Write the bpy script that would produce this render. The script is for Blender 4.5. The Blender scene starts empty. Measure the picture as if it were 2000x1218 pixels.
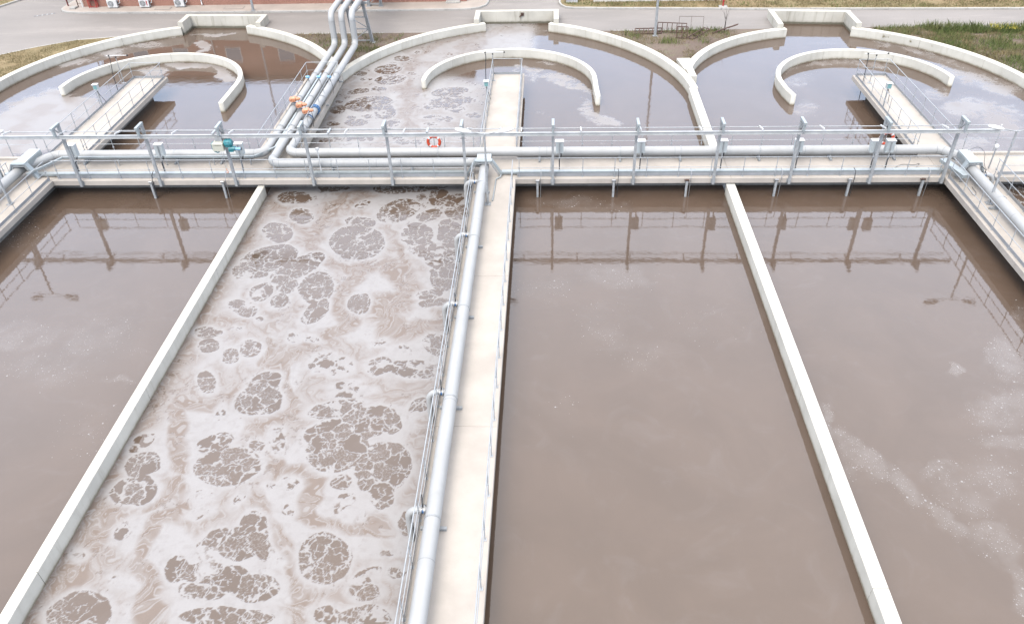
import bpy, math, random
import numpy as np
from mathutils import Vector, Matrix
SAT, CLOUD, EXPO = .8, .78, 2.0      # sky saturation, cloud veil, exposure
WAT1, WAT2 = (.053, .037, .0268), (.062, .0435, .032)
FOAM_W, FOAM_T = (.176, .170, .166), (.114, .089, .073)
R = math.radians
rng = random.Random(7)
sc = bpy.context.scene
col = sc.collection

# ------------------------------------------------------------------ camera
cam_d = bpy.data.cameras.new('camera'); cam = bpy.data.objects.new('camera', cam_d); col.objects.link(cam)
PITCH, YAW, ROLL = 0.6586, -0.0581, -0.0321
fw = Vector((math.sin(YAW)*math.cos(PITCH), math.cos(YAW)*math.cos(PITCH), -math.sin(PITCH)))
r0 = Vector((math.cos(YAW), -math.sin(YAW), 0)); u0 = r0.cross(fw)
rt = r0*math.cos(ROLL)+u0*math.sin(ROLL); up = -r0*math.sin(ROLL)+u0*math.cos(ROLL)
cam.matrix_world = Matrix(((rt.x, up.x, -fw.x, 1.613), (rt.y, up.y, -fw.y, -34.316), (rt.z, up.z, -fw.z, 18.389), (0, 0, 0, 1)))
cam_d.sensor_width = 36; cam_d.lens = 1536.9/2000*36; cam_d.clip_end = 2000; cam_d.clip_start = .1
sc.camera = cam
# ------------------------------------------------------------------ sky, sun, exposure (bright overcast)
SUN_EL, SUN_AZ = 50, 205          # degrees; azimuth clockwise from +Y: high, behind and left of the camera
w = bpy.data.worlds.new('World'); sc.world = w; w.use_nodes = True
nt = w.node_tree; nt.nodes.clear()
sky = nt.nodes.new('ShaderNodeTexSky'); sky.sky_type = 'NISHITA'; sky.sun_disc = False
sky.sun_elevation = R(SUN_EL); sky.sun_rotation = R(SUN_AZ); sky.dust_density = 3; sky.air_density = 1.0; sky.ozone_density = 1
hs = nt.nodes.new('ShaderNodeHueSaturation'); hs.inputs['Saturation'].default_value = SAT
tcw = nt.nodes.new('ShaderNodeTexCoord'); sxw = nt.nodes.new('ShaderNodeSeparateXYZ'); nt.links.new(tcw.outputs['Generated'], sxw.inputs[0])
veil = nt.nodes.new('ShaderNodeValToRGB'); nt.links.new(sxw.outputs[2], veil.inputs[0])   # cloud veil: thinner and bluer low down, whiter overhead
cr = veil.color_ramp; cr.elements[0].position = 0; cr.elements[0].color = (.29, .36, .48, 1); cr.elements[1].position = 1; cr.elements[1].color = (.80, .77, .74, 1)
for p_, c_ in ((.34, (.375, .455, .60, 1)), (.57, (.70, .73, .81, 1)), (.86, (.80, .765, .75, 1))): e_ = cr.elements.new(p_); e_.color = c_
vs = nt.nodes.new('ShaderNodeVectorMath'); vs.operation = 'SCALE'; vs.inputs['Scale'].default_value = 10; nt.links.new(veil.outputs[0], vs.inputs[0])
cn = nt.nodes.new('ShaderNodeTexNoise'); cn.inputs['Scale'].default_value = 2.2; cn.inputs['Detail'].default_value = 5; nt.links.new(tcw.outputs['Generated'], cn.inputs['Vector'])
cm = nt.nodes.new('ShaderNodeMapRange'); nt.links.new(cn.outputs['Fac'], cm.inputs[0]); cm.inputs[1].default_value = .3; cm.inputs[2].default_value = .7; cm.inputs[3].default_value = .94; cm.inputs[4].default_value = 1.06
v2 = nt.nodes.new('ShaderNodeVectorMath'); v2.operation = 'SCALE'; nt.links.new(vs.outputs[0], v2.inputs[0]); nt.links.new(cm.outputs[0], v2.inputs['Scale'])
mixw = nt.nodes.new('ShaderNodeMix'); mixw.data_type = 'RGBA'; mixw.inputs[0].default_value = CLOUD
nt.links.new(v2.outputs[0], mixw.inputs[7])
bg = nt.nodes.new('ShaderNodeBackground'); bg.inputs[1].default_value = .15
ow = nt.nodes.new('ShaderNodeOutputWorld')
nt.links.new(sky.outputs[0], hs.inputs['Color']); nt.links.new(hs.outputs[0], mixw.inputs[6])
nt.links.new(mixw.outputs[2], bg.inputs[0]); nt.links.new(bg.outputs[0], ow.inputs[0])
sun_d = bpy.data.lights.new('sun', 'SUN'); sun_d.energy = 0.85; sun_d.angle = R(25); sun_d.color = (1, .95, .88)
sun = bpy.data.objects.new('sun', sun_d); col.objects.link(sun)
sv = Vector((math.sin(R(SUN_AZ))*math.cos(R(SUN_EL)), math.cos(R(SUN_AZ))*math.cos(R(SUN_EL)), math.sin(R(SUN_EL))))
sun.rotation_euler = sv.to_track_quat('Z', 'Y').to_euler(); sun.location = sv*60
sc.view_settings.view_transform = 'Standard'; sc.view_settings.look = 'None'
sc.view_settings.exposure = EXPO; sc.view_settings.gamma = 1; sc.view_settings.use_curve_mapping = False
try:
    sc.cycles.use_denoising = True; sc.cycles.max_bounces = 6; sc.cycles.diffuse_bounces = 3
except Exception: pass

# ------------------------------------------------------------------ materials
def nn(t, k, **kw):
    n = t.nodes.new(k)
    for a, b in kw.items(): setattr(n, a, b)
    return n
def newmat(name):
    m = bpy.data.materials.new(name); m.use_nodes = True; t = m.node_tree
    return m, t, t.nodes['Principled BSDF']
def mixc(t, fac, a, b, blend='MIX'):
    n = nn(t, 'ShaderNodeMix', data_type='RGBA', blend_type=blend)
    for sck, v in ((n.inputs[0], fac), (n.inputs[6], a), (n.inputs[7], b)):
        if hasattr(v, 'is_linked') or hasattr(v, 'node'): t.links.new(v, sck)
        elif isinstance(v, (tuple, list)): sck.default_value = (*v, 1) if len(v) == 3 else v
        else: sck.default_value = v
    return n.outputs[2]
def mth(t, op, a, b=None, c=None):
    n = nn(t, 'ShaderNodeMath', operation=op)
    for i, v in enumerate((a, b, c)):
        if v is None: continue
        if hasattr(v, 'node'): t.links.new(v, n.inputs[i])
        else: n.inputs[i].default_value = v
    return n.outputs[0]
def noise(t, scale, detail=4, rough=.55, vec=None, stretch=None, dist=0):
    g = nn(t, 'ShaderNodeNewGeometry').outputs['Position'] if vec is None else vec
    if stretch:
        mp = nn(t, 'ShaderNodeMapping'); mp.inputs['Scale'].default_value = stretch; t.links.new(g, mp.inputs[0]); g = mp.outputs[0]
    n = nn(t, 'ShaderNodeTexNoise'); n.inputs['Scale'].default_value = scale; n.inputs['Detail'].default_value = detail
    n.inputs['Roughness'].default_value = rough; n.inputs['Distortion'].default_value = dist
    t.links.new(g, n.inputs['Vector']); return n.outputs['Fac']
def ramp(t, fac, lo, hi, a=0., b=1.):
    n = nn(t, 'ShaderNodeMapRange', interpolation_type='SMOOTHSTEP'); t.links.new(fac, n.inputs[0])
    n.inputs[1].default_value = lo; n.inputs[2].default_value = hi; n.inputs[3].default_value = a; n.inputs[4].default_value = b
    return n.outputs[0]
def bump(t, p, h, dist, strength=1):
    b = nn(t, 'ShaderNodeBump'); b.inputs['Strength'].default_value = strength; b.inputs['Distance'].default_value = dist
    t.links.new(h, b.inputs['Height']); t.links.new(b.outputs[0], p.inputs['Normal'])
MATS = {}
def simple(name, c, rough=.5, metal=0., var=.12, scale=3., bmp=0., spec=.5, grime=0.):
    c = tuple(x*.72 for x in c)
    m, t, p = newmat(name)
    n = noise(t, scale, 5); f = ramp(t, n, .3, .7)
    c2 = tuple(x*(1-var) for x in c); c1 = tuple(min(1, x*(1+var)) for x in c)
    o = mixc(t, f, c2, c1)
    if grime:
        g = ramp(t, noise(t, scale*.6, 6, .7, stretch=(1, 1, .35)), .55, .72)
        o = mixc(t, mth(t, 'MULTIPLY', g, grime), o, tuple(x*.5*y for x, y in zip(c, (1, .92, .8))))
    t.links.new(o, p.inputs['Base Color']); p.inputs['Roughness'].default_value = rough; p.inputs['Metallic'].default_value = metal
    p.inputs['Specular IOR Level'].default_value = spec
    if bmp: bump(t, p, noise(t, scale*12, 3), bmp)
    MATS[name] = m; return m
def concrete(name, c, waterline=None, streak=.35, dirt=(.10, .085, .06), fine=.06):
    m, t, p = newmat(name)
    pos = nn(t, 'ShaderNodeNewGeometry').outputs['Position']; sp = nn(t, 'ShaderNodeSeparateXYZ'); t.links.new(pos, sp.inputs[0])
    a = ramp(t, noise(t, .55, 6, .6), .3, .7)
    o = mixc(t, a, tuple(x*.88 for x in c), tuple(x*1.08 for x in c))
    s = ramp(t, noise(t, 3.2, 5, .65, stretch=(1, 1, .10)), .5, .75)
    nz = nn(t, 'ShaderNodeNewGeometry').outputs['Normal']; sn = nn(t, 'ShaderNodeSeparateXYZ'); t.links.new(nz, sn.inputs[0])
    vert = ramp(t, mth(t, 'ABSOLUTE', sn.outputs[2]), .3, .7, 1, 0)
    o = mixc(t, mth(t, 'MULTIPLY', mth(t, 'MULTIPLY', s, vert), streak), o, tuple(x*.55*y for x, y in zip(c, (1, .96, .88))))
    blot = ramp(t, noise(t, 7, 6, .7), .60, .74)
    o = mixc(t, mth(t, 'MULTIPLY', blot, streak*.5), o, tuple(x*.66*y for x, y in zip(c, (1, .95, .85))))
    pits = ramp(t, noise(t, 45, 2), .66, .74)
    o = mixc(t, mth(t, 'MULTIPLY', pits, fine*4), o, tuple(x*.6 for x in c))
    if waterline is not None:
        wob = noise(t, 2.5, 5, .7)
        z = mth(t, 'ADD', sp.outputs[2], mth(t, 'MULTIPLY', mth(t, 'SUBTRACT', wob, .5), -.16))
        f = ramp(t, z, waterline+.02, waterline+.12, 1, 0)
        o = mixc(t, mth(t, 'MULTIPLY', f, .92), o, dirt)
        f2 = ramp(t, z, waterline+.03, waterline+.26, 1, 0)
        o = mixc(t, mth(t, 'MULTIPLY', f2, .34), o, tuple(x*1.6 for x in dirt))
    t.links.new(o, p.inputs['Base Color']); p.inputs['Roughness'].default_value = .85; p.inputs['Specular IOR Level'].default_value = .25
    bump(t, p, noise(t, 18, 5, .6), .006)
    MATS[name] = m; return m
ZW = -.937
concrete('wall_concrete', (.34, .328, .29), waterline=ZW)
concrete('notch_concrete', (.30, .287, .25), waterline=ZW+.08, streak=.8, dirt=(.055, .05, .035))
concrete('deck_concrete', (.248, .226, .200), streak=.22)
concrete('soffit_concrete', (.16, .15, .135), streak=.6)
concrete('pavement', (.235, .205, .178), streak=.3)
concrete('kerb_concrete', (.235, .228, .212), streak=.6)
simple('galvanised', (.26, .27, .274), .45, .1, .14, 6, grime=.25)
simple('beam_steel', (.33, .34, .338), .45, .1, .12, 2, grime=.3)
simple('rail_steel', (.30, .315, .325), .4, .2, .10, 5)
simple('toe_steel', (.25, .262, .275), .45, .2, .08, 2, grime=.2)
simple('pipe_paint', (.282, .285, .28), .5, 0, .05, 1.2, grime=.16)
simple('seam', (.19, .195, .20), .5, 0, .1, 4)
simple('tray_steel', (.29, .32, .325), .4, .3, .08, 3)
simple('box_grey', (.36, .39, .39), .5, 0, .06, 3, grime=.12)
simple('white_paint', (.48, .48, .47), .4, 0, .05, 4)
simple('cream_paint', (.36, .36, .30), .5, 0, .04, 4)
simple('teal_paint', (.02, .15, .17), .4, 0, .15, 9)
simple('teal_face', (.13, .26, .265), .4, 0, .1, 9)
simple('black_rubber', (.012, .012, .013), .6, 0, .2, 9)
simple('orange_paint', (.47, .20, .105), .45, 0, .15, 8)
simple('buoy_orange', (.42, .045, .012), .5, 0, .1, 8)
simple('blue_paint', (.03, .12, .28), .4, 0, .1, 8)
simple('light_blue', (.13, .30, .44), .4, 0, .1, 8)
simple('dark_grille', (.09, .095, .10), .6, 0, .1, 8)
simple('red_paint', (.30, .02, .015), .45, 0, .15, 6)
simple('dark_red', (.13, .025, .02), .5, 0, .2, 6)
simple('rust', (.06, .03, .02), .9, 0, .4, 14, .004)
simple('stain_steel', (.33, .33, .33), .3, .7, .1, 6)
simple('bark', (.05, .04, .033), .9, 0, .3, 10)
simple('roof_grey', (.2, .19, .18), .9, 0, .1, 2)
simple('glass', (.10, .15, .19), .08, 0, .1, .6)
simple('letter_ink', (.09, .09, .07), .6, 0, .05, 4)
def ground_mat(name, cols, scale, bmp):
    m, t, p = newmat(name)
    o = mixc(t, ramp(t, noise(t, scale*.12, 5, .6), .35, .65), cols[0], cols[1])
    o = mixc(t, ramp(t, noise(t, scale, 6, .7), .45, .7), o, cols[2])
    o = mixc(t, ramp(t, noise(t, scale*6, 3), .5, .75), o, tuple(x*.7 for x in cols[0]))
    t.links.new(o, p.inputs['Base Color']); p.inputs['Roughness'].default_value = 1; p.inputs['Specular IOR Level'].default_value = .1
    bump(t, p, noise(t, scale*5, 5), bmp); MATS[name] = m
ground_mat('earth', ((.082, .062, .052), (.112, .088, .072), (.10, .092, .062)), 1.6, .03)
ground_mat('dry_earth', ((.15, .11, .064), (.115, .095, .052), (.17, .135, .08)), 1.6, .03)
def asphalt():
    m, t, p = newmat('asphalt')
    o = mixc(t, ramp(t, noise(t, .16, 6, .6, stretch=(.35, 1, 1)), .3, .7), (.128, .119, .111), (.165, .152, .141))
    o = mixc(t, ramp(t, noise(t, .5, 6, .7, stretch=(.25, 1.4, 1)), .52, .72), o, (.19, .174, .16))
    o = mixc(t, ramp(t, noise(t, 30, 3), .5, .8), o, (.09, .082, .079))
    t.links.new(o, p.inputs['Base Color']); p.inputs['Roughness'].default_value = .9; p.inputs['Specular IOR Level'].default_value = .2
    bump(t, p, noise(t, 40, 3), .008); MATS['asphalt'] = m
asphalt()
def brick():
    m, t, p = newmat('brick')
    pos = nn(t, 'ShaderNodeNewGeometry').outputs['Position']; sp = nn(t, 'ShaderNodeSeparateXYZ'); t.links.new(pos, sp.inputs[0])
    cb = nn(t, 'ShaderNodeCombineXYZ'); t.links.new(mth(t, 'ADD', sp.outputs[0], sp.outputs[1]), cb.inputs[0]); t.links.new(sp.outputs[2], cb.inputs[1])
    b = nn(t, 'ShaderNodeTexBrick'); t.links.new(cb.outputs[0], b.inputs['Vector']); b.inputs['Scale'].default_value = 1
    b.inputs['Brick Width'].default_value = .26; b.inputs['Row Height'].default_value = .075; b.inputs['Mortar Size'].default_value = .006
    b.inputs['Color1'].default_value = (.19, .082, .055, 1); b.inputs['Color2'].default_value = (.155, .068, .045, 1); b.inputs['Mortar'].default_value = (.2, .155, .125, 1)
    o = mixc(t, ramp(t, noise(t, .8, 5), .35, .7), b.outputs['Color'], (.2, .098, .07)); 
    t.links.new(o, p.inputs['Base Color']); p.inputs['Roughness'].default_value = .85; bump(t, p, b.outputs['Fac'], -.008); MATS['brick'] = m
brick()
def leaf_mat(name, a, b, c):
    m, t, p = newmat(name)
    o = mixc(t, ramp(t, noise(t, 1.1, 4), .35, .65), a, b)
    o = mixc(t, ramp(t, noise(t, 14, 2), .5, .7), o, c)
    t.links.new(o, p.inputs['Base Color']); p.inputs['Roughness'].default_value = .8; p.inputs['Specular IOR Level'].default_value = .2; MATS[name] = m
leaf_mat('grass_dry', (.15, .12, .06), (.10, .09, .042), (.19, .15, .085))
leaf_mat('grass_green', (.055, .085, .022), (.10, .11, .04), (.15, .135, .06))
leaf_mat('flower_yellow', (.26, .22, .03), (.20, .19, .03), (.28, .25, .06))
# water: mixed liquor with an open glossy surface, foam where the surface carries it
def water_mat(name, base, base2, wave=.0016, fleck=0):
    m, t, p = newmat(name)
    aF = nn(t, 'ShaderNodeAttribute', attribute_name='foam').outputs['Fac']
    aT = nn(t, 'ShaderNodeAttribute', attribute_name='tan').outputs['Fac']
    n1 = ramp(t, noise(t, .22, 6, .6, stretch=(1, .8, 1), dist=1.2), .3, .72)
    o = mixc(t, n1, base, base2)
    veil = ramp(t, noise(t, .5, 7, .62, dist=2.2), .5, .8)
    o = mixc(t, mth(t, 'MULTIPLY', veil, .07), o, (.15, .145, .15))
    grain = noise(t, 22, 4, .7); g2 = mth(t, 'MULTIPLY_ADD', grain, .22, .89)
    fc = mixc(t, aT, FOAM_W, FOAM_T)
    fc = mixc(t, 1, fc, g2, 'MULTIPLY')
    F = aF
    if fleck:
        aK = nn(t, 'ShaderNodeAttribute', attribute_name='fleck').outputs['Fac']
        for vscale, rmin, rmax, amp in ((8., .08, .30, .85), (16., .15, .28, .7)):
            vo = nn(t, 'ShaderNodeTexVoronoi', feature='F1'); vo.inputs['Scale'].default_value = vscale
            t.links.new(nn(t, 'ShaderNodeNewGeometry').outputs['Position'], vo.inputs['Vector'])
            sx = nn(t, 'ShaderNodeSeparateColor'); t.links.new(vo.outputs['Color'], sx.inputs[0])
            rr = mth(t, 'MULTIPLY_ADD', mth(t, 'POWER', sx.outputs[0], 4.), rmax-rmin, rmin)
            d1 = mth(t, 'LESS_THAN', mth(t, 'ADD', vo.outputs['Distance'], mth(t, 'MULTIPLY', noise(t, 25, 2), .10)), mth(t, 'ADD', rr, .05))
            gate = mth(t, 'LESS_THAN', sx.outputs[1], aK)
            F = mth(t, 'MAXIMUM', F, mth(t, 'MULTIPLY', mth(t, 'MULTIPLY', d1, gate), amp))
    o = mixc(t, F, o, fc)
    t.links.new(o, p.inputs['Base Color'])
    t.links.new(ramp(t, F, 0, .9, .035, .42), p.inputs['Roughness'])
    t.links.new(ramp(t, F, .3, 1, .5, .30), p.inputs['Specular IOR Level'])
    p.inputs['IOR'].default_value = 1.5
    hw = mth(t, 'ADD', noise(t, 1.9, 4, .55, stretch=(.7, 1.2, 1)), mth(t, 'MULTIPLY', noise(t, 7, 3, .55, stretch=(.7, 1.3, 1)), .16))
    hb = mth(t, 'ADD', mth(t, 'MULTIPLY', hw, wave/.01), mth(t, 'MULTIPLY', aF, .8))
    bump(t, p, hb, .01)
    MATS[name] = m
water_mat('liquor', WAT1, WAT2, .0042, 1)
water_mat('liquor_foamy', WAT1, WAT2, .0055)
# ------------------------------------------------------------------ mesh helpers
class MB:
    def __init__(s): s.v = []; s.f = []; s.sm = []
    def add(s, vs, fs, smooth=False):
        k = len(s.v); s.v += [tuple(x) for x in vs]
        for f in fs: s.f.append(tuple(i+k for i in f)); s.sm.append(smooth)
        return s
    def box(s, a, b, ch=0.):
        (x0, y0, z0), (x1, y1, z1) = a, b
        if ch <= 0:
            vs = [(x0,y0,z0),(x1,y0,z0),(x1,y1,z0),(x0,y1,z0),(x0,y0,z1),(x1,y0,z1),(x1,y1,z1),(x0,y1,z1)]
            return s.add(vs, [(0,3,2,1),(4,5,6,7),(0,1,5,4),(1,2,6,5),(2,3,7,6),(3,0,4,7)])
        c = ch
        vs = [(x0,y0,z0),(x1,y0,z0),(x1,y1,z0),(x0,y1,z0),(x0,y0,z1-c),(x1,y0,z1-c),(x1,y1,z1-c),(x0,y1,z1-c),
              (x0+c,y0+c,z1),(x1-c,y0+c,z1),(x1-c,y1-c,z1),(x0+c,y1-c,z1)]
        return s.add(vs, [(0,3,2,1),(0,1,5,4),(1,2,6,5),(2,3,7,6),(3,0,4,7),(4,5,9,8),(5,6,10,9),(6,7,11,10),(7,4,8,11),(8,9,10,11)])
    def bar(s, p, q, wd, ht, up=(0,0,1)):
        p, q = Vector(p), Vector(q); d = (q-p).normalized(); u = Vector(up)
        if abs(d.dot(u)) > .98: u = Vector((0,1,0))
        x = d.cross(u).normalized()*wd/2; y = x.cross(d).normalized()*ht/2
        vs = [p-x-y,p+x-y,p+x+y,p-x+y,q-x-y,q+x-y,q+x+y,q-x+y]
        return s.add(vs, [(0,3,2,1),(4,5,6,7),(0,1,5,4),(1,2,6,5),(2,3,7,6),(3,0,4,7)])
    def tube(s, pts, r, n=8, cap=True, closed=False):
        P = [Vector(x) for x in pts]; m = len(P); rs = r if isinstance(r, (list, tuple)) else [r]*m
        T = []
        for i in range(m):
            a = P[i-1] if (i or closed) else P[i]; b = P[(i+1) % m] if (i < m-1 or closed) else P[i]
            T.append((b-a).normalized())
        u = Vector((0,0,1)) if abs(T[0].z) < .9 else Vector((1,0,0))
        vs = []
        for i in range(m):
            u = (u-T[i]*u.dot(T[i])).normalized(); v = T[i].cross(u)
            for k in range(n):
                a = 2*math.pi*k/n; vs.append(P[i]+(u*math.cos(a)+v*math.sin(a))*rs[i])
        fs = []
        for i in range(m if closed else m-1):
            j = (i+1) % m
            for k in range(n): fs.append((i*n+k, i*n+(k+1) % n, j*n+(k+1) % n, j*n+k))
        s.add(vs, fs, True)
        if cap and not closed:
            s.add(vs[:n], [tuple(reversed(range(n)))]); s.add(vs[-n:], [tuple(range(n))])
        return s
    def disc(s, c, ax, r, h, n=12):
        c, ax = Vector(c), Vector(ax).normalized(); return s.tube([c-ax*h/2, c+ax*h/2], r, n)
    def prism(s, poly, z0, z1):
        n = len(poly)
        vs = [(x,y,z0) for x,y in poly]+[(x,y,z1) for x,y in poly]
        return s.add(vs, [tuple(reversed(range(n))), tuple(range(n,2*n))]+[(i,(i+1)%n,(i+1)%n+n,i+n) for i in range(n)])
    def build(s, name, mat, parent=None):
        me = bpy.data.meshes.new(name); me.from_pydata(s.v, [], s.f); me.update()
        me.polygons.foreach_set('use_smooth', s.sm)
        me.materials.append(MATS[mat] if isinstance(mat, str) else mat)
        return link(name, me, parent)
def link(name, me, parent=None):
    o = bpy.data.objects.new(name, me); col.objects.link(o)
    if parent is not None:
        o.parent = parent; b = parent
        off = Vector((0,0,0))
        while b is not None: off += b.location; b = b.parent
        o.location = -off
    return o
def tag(o, label=None, cat=None, group=None, kind=None):
    if label: o['label'] = label
    if cat: o['category'] = cat
    if group: o['group'] = group
    if kind: o['kind'] = kind
    return o
def thing(name, loc, label=None, cat=None, group=None, kind=None):
    o = bpy.data.objects.new(name, None); col.objects.link(o); o.location = loc; o.empty_display_size = .2
    return tag(o, label, cat, group, kind)
def part(name, mesh, parent, loc):            # a part that shares mesh data with its like; loc in world axes
    o = bpy.data.objects.new(name, mesh); col.objects.link(o); o.parent = parent
    off = Vector((0,0,0)); b = parent
    while b is not None: off += b.location; b = b.parent
    o.location = Vector(loc)-off; return o
def clone(root, loc, label=None, group=None):
    c = root.copy(); col.objects.link(c); c.location = loc
    if label: c['label'] = label
    if group: c['group'] = group
    for ch in list(root.children):
        d = ch.copy(); col.objects.link(d); d.parent = c
        for g in list(ch.children):
            e = g.copy(); col.objects.link(e); e.parent = d
    return c
def arc(c, r, a0, a1, n):
    return [(c[0]+r*math.cos(R(a0+(a1-a0)*i/n)), c[1]+r*math.sin(R(a0+(a1-a0)*i/n))) for i in range(n+1)]
def fillet(pts, rad, n=6, cap=.49):
    P = [Vector(p) for p in pts]; out = [P[0]]
    for i in range(1, len(P)-1):
        a, b, c = P[i-1], P[i], P[i+1]; u = (a-b).normalized(); v = (c-b).normalized(); ang = u.angle(v)
        if ang > 3.1: out.append(b); continue
        t = min(rad/math.tan(ang/2), (a-b).length*cap, (c-b).length*cap); rr = t*math.tan(ang/2)
        ce = b+(u+v).normalized()*(rr/math.sin(ang/2)); s, e = b+u*t-ce, b+v*t-ce; om = s.angle(e)
        for k in range(n+1):
            q = k/n; out.append(ce+(s*math.sin((1-q)*om)+e*math.sin(q*om))/math.sin(om))
    out.append(P[-1]); return out
def wall_run(mb, path, wd, z0, z1, ch=.018):
    P = [Vector((x, y)) for x, y in path]; n = len(P); vs = []
    for i in range(n):
        a = P[max(0,i-1)]; b = P[min(n-1,i+1)]; d = (b-a).normalized(); nrm = Vector((-d.y, d.x)); h = wd/2
        for off, z in ((h,z0),(h,z1-ch),(h-ch,z1),(-h+ch,z1),(-h,z1-ch),(-h,z0)):
            q = P[i]+nrm*off; vs.append((q.x,q.y,z))
    fs = []
    for i in range(n-1):
        for k in range(5): fs.append((i*6+k, i*6+k+1, (i+1)*6+k+1, (i+1)*6+k))
        fs.append((i*6+5, i*6, (i+1)*6, (i+1)*6+5))
    fs += [tuple(range(6)), tuple(reversed(range((n-1)*6, n*6)))]
    fs = [tuple(reversed(f)) for f in fs]
    return mb.add(vs, fs)
def split_path(path, seg, gap=.008):
    """cut a fine polyline into lengths of about seg metres with a narrow joint between them"""
    P = [Vector((x, y)) for x, y in path]; L = [0]
    for a, b in zip(P, P[1:]): L.append(L[-1]+(b-a).length)
    def at(s):
        for i in range(len(P)-1):
            if s <= L[i+1]+1e-9: return P[i].lerp(P[i+1], (s-L[i])/max(1e-9, L[i+1]-L[i]))
        return P[-1]
    n = max(1, round(L[-1]/seg)); out = []
    for k in range(n):
        s0 = L[-1]*k/n+(gap if k else 0); s1 = L[-1]*(k+1)/n-(gap if k < n-1 else 0)
        pts = [at(s0)]+[p for p, l in zip(P, L) if s0+.02 < l < s1-.02]+[at(s1)]
        out.append([(p.x, p.y) for p in pts])
    return out
def walls(root, name, path, wd, z0, z1, seg, mat='wall_concrete'):
    for p in split_path(path, seg): wall_run(MB(), p, wd, z0, z1).build(name, mat, root)

# ------------------------------------------------------------------ plan (metres; origin where the centre walkway meets the cross walkway)
ZN = .0; ZT = -.33; ZB = -1.7; ZG = -.6
TK = .45
CM_R = ((-4.1, 11.2), 14.32); CM_L = ((1.36, 11.78), 13.51); CR_L = ((20.54, 12.53), 10.18); CR_R = ((17.76, 10.84), 12.72); CL_L = ((-21.44, 12.5), 12.9); CL_R = ((-27.15, 10.22), 15.65)
def arc_x(c, x, side=1): return c[0][1]+math.sqrt(max(0, (c[1]+TK/2)**2-(x-c[0][0])**2))
def arc_path(c, xa, xb, n=40):        # along the centreline from x=xa to x=xb, upper half
    r = c[1]+TK/2
    a0 = math.degrees(math.acos(max(-1, min(1, (xa-c[0][0])/r)))); a1 = math.degrees(math.acos(max(-1, min(1, (xb-c[0][0])/r))))
    return arc(c[0], r, a0, a1, n)
XDL, XDR = -11.98, 10.32             # straight walls between the far tanks
# ---- ground, road, pavement: sheets with the tanks left open
def south(x, road):
    """southern limit of the ground (or road) at x"""
    if x < -34.5 or x > 30.8: g = -200
    elif x < -26.15: g = arc_x(CL_L, x)
    elif x < -20.1: g = 26.45
    elif x < XDL: g = arc_x(CL_R, x)
    elif x < -3.75: g = arc_x(CM_L, x)
    elif x < 2.15: g = 26.55
    elif x < 10.65: g = arc_x(CM_R, x)
    elif x < 17.9: g = arc_x(CR_L, x)
    elif x < 23.4: g = 25.6
    else: g = arc_x(CR_R, x)
    if not road: return g
    pts = [(-120, -60), (-60, -20), (-46, 8), (-41, 15.2), (-37.56, 19.86), (-35.73, 21.38), (-33.37, 22.83), (-30, 23.55), (-16, 23.62), (8.5, 23.4), (28.4, 23.45), (28.9, 22.85), (32, 22.72), (36, 22.6), (60, 22), (120, 21)]
    for a, b in zip(pts, pts[1:]):
        if a[0] <= x <= b[0]: return max(g, a[1]+(b[1]-a[1])*(x-a[0])/(b[0]-a[0]))
    return max(g, pts[-1][1])
def sheet(name, x0, x1, yhi, z, mat, road):
    brk = [-34.5, -26.15, -20.1, XDL, -3.75, 2.15, 10.65, 17.9, 23.4, 30.8]
    xs = sorted(set([x0, x1]+[b+e for b in brk for e in (-1e-4, 1e-4) if x0 < b < x1]+[x0+(x1-x0)*i/400 for i in range(401)]+[x for x in np.arange(-50, 40, .4) if x0 < x < x1]))
    mb = MB()
    for a, b in zip(xs, xs[1:]):
        e = 1e-5; mb.add([(a, south(a+e, road), z), (b, south(b-e, road), z), (b, yhi, z), (a, yhi, z)], [(0,1,2,3)])
    return tag(mb.build(name, mat), kind='structure')
sheet('ground', -400, 400, 500, ZG-.006, 'earth', False)
sheet('road', -115, 115, 90, ZG, 'asphalt', True)
def flat(name, poly, z, mat, kind='structure'):
    return tag(MB().add([(x,y,z) for x,y in poly], [tuple(range(len(poly)))]).build(name, mat), kind=kind)
pav = [(-38.25, 30.75), (-38.2, 30.3), (-37.95, 29.85), (-37.4, 29.5), (-36.6, 29.32), (-26, 28.92), (-5.4, 28.78), (-4.6, 28.85), (-3.9, 29.15), (-3.45, 29.7), (-3.3, 30.4), (-3.25, 45), (-38.3, 45)]
MB().prism(pav, ZG-.05, ZG+.13).build('pavement', 'pavement')
bpy.data.objects['pavement']['kind'] = 'structure'
verge = [(2.52, 60), (2.52, 30.1), (2.62, 29.55), (2.95, 29.0), (3.5, 28.78), (18.2, 27.86), (37, 27.13), (110, 24.5), (110, 60)]
flat('grass_verge', verge, ZG+.10, 'dry_earth')
corner = [(-60, 16), (-52, 24), (-44.1, 31.3), (-43.0, 34), (-43, 60), (-60, 60)]
flat('grass_verge', corner, ZG+.10, 'dry_earth')
mb_ = MB()
for a_, b_ in zip(np.arange(-44, -29, .25), np.arange(-43.75, -28.75, .25)):
    l0, l1 = max(south(a_, False), -20), max(south(b_-1e-5, False), -20); h0, h1 = max(l0, south(a_, True)-.02), max(l1, south(b_, True)-.02)
    if h0 > l0+.01 or h1 > l1+.01: mb_.add([(a_, l0, ZG+.02), (b_, l1, ZG+.02), (b_, h1, ZG+.02), (a_, h0, ZG+.02)], [(0,1,2,3)])
tag(mb_.build('grass_verge', 'dry_earth'), kind='structure')
def kerb(path, label_):
    k = thing('kerb', (path[0][0], path[0][1], ZG), kind='structure')
    for p in split_path(path, .95, .009):
        dz = rng.uniform(-.006, .006)
        wall_run(MB(), p, .15, ZG-.02, ZG+.135+dz, .02).build('kerb_stone', 'kerb_concrete', k)
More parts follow.
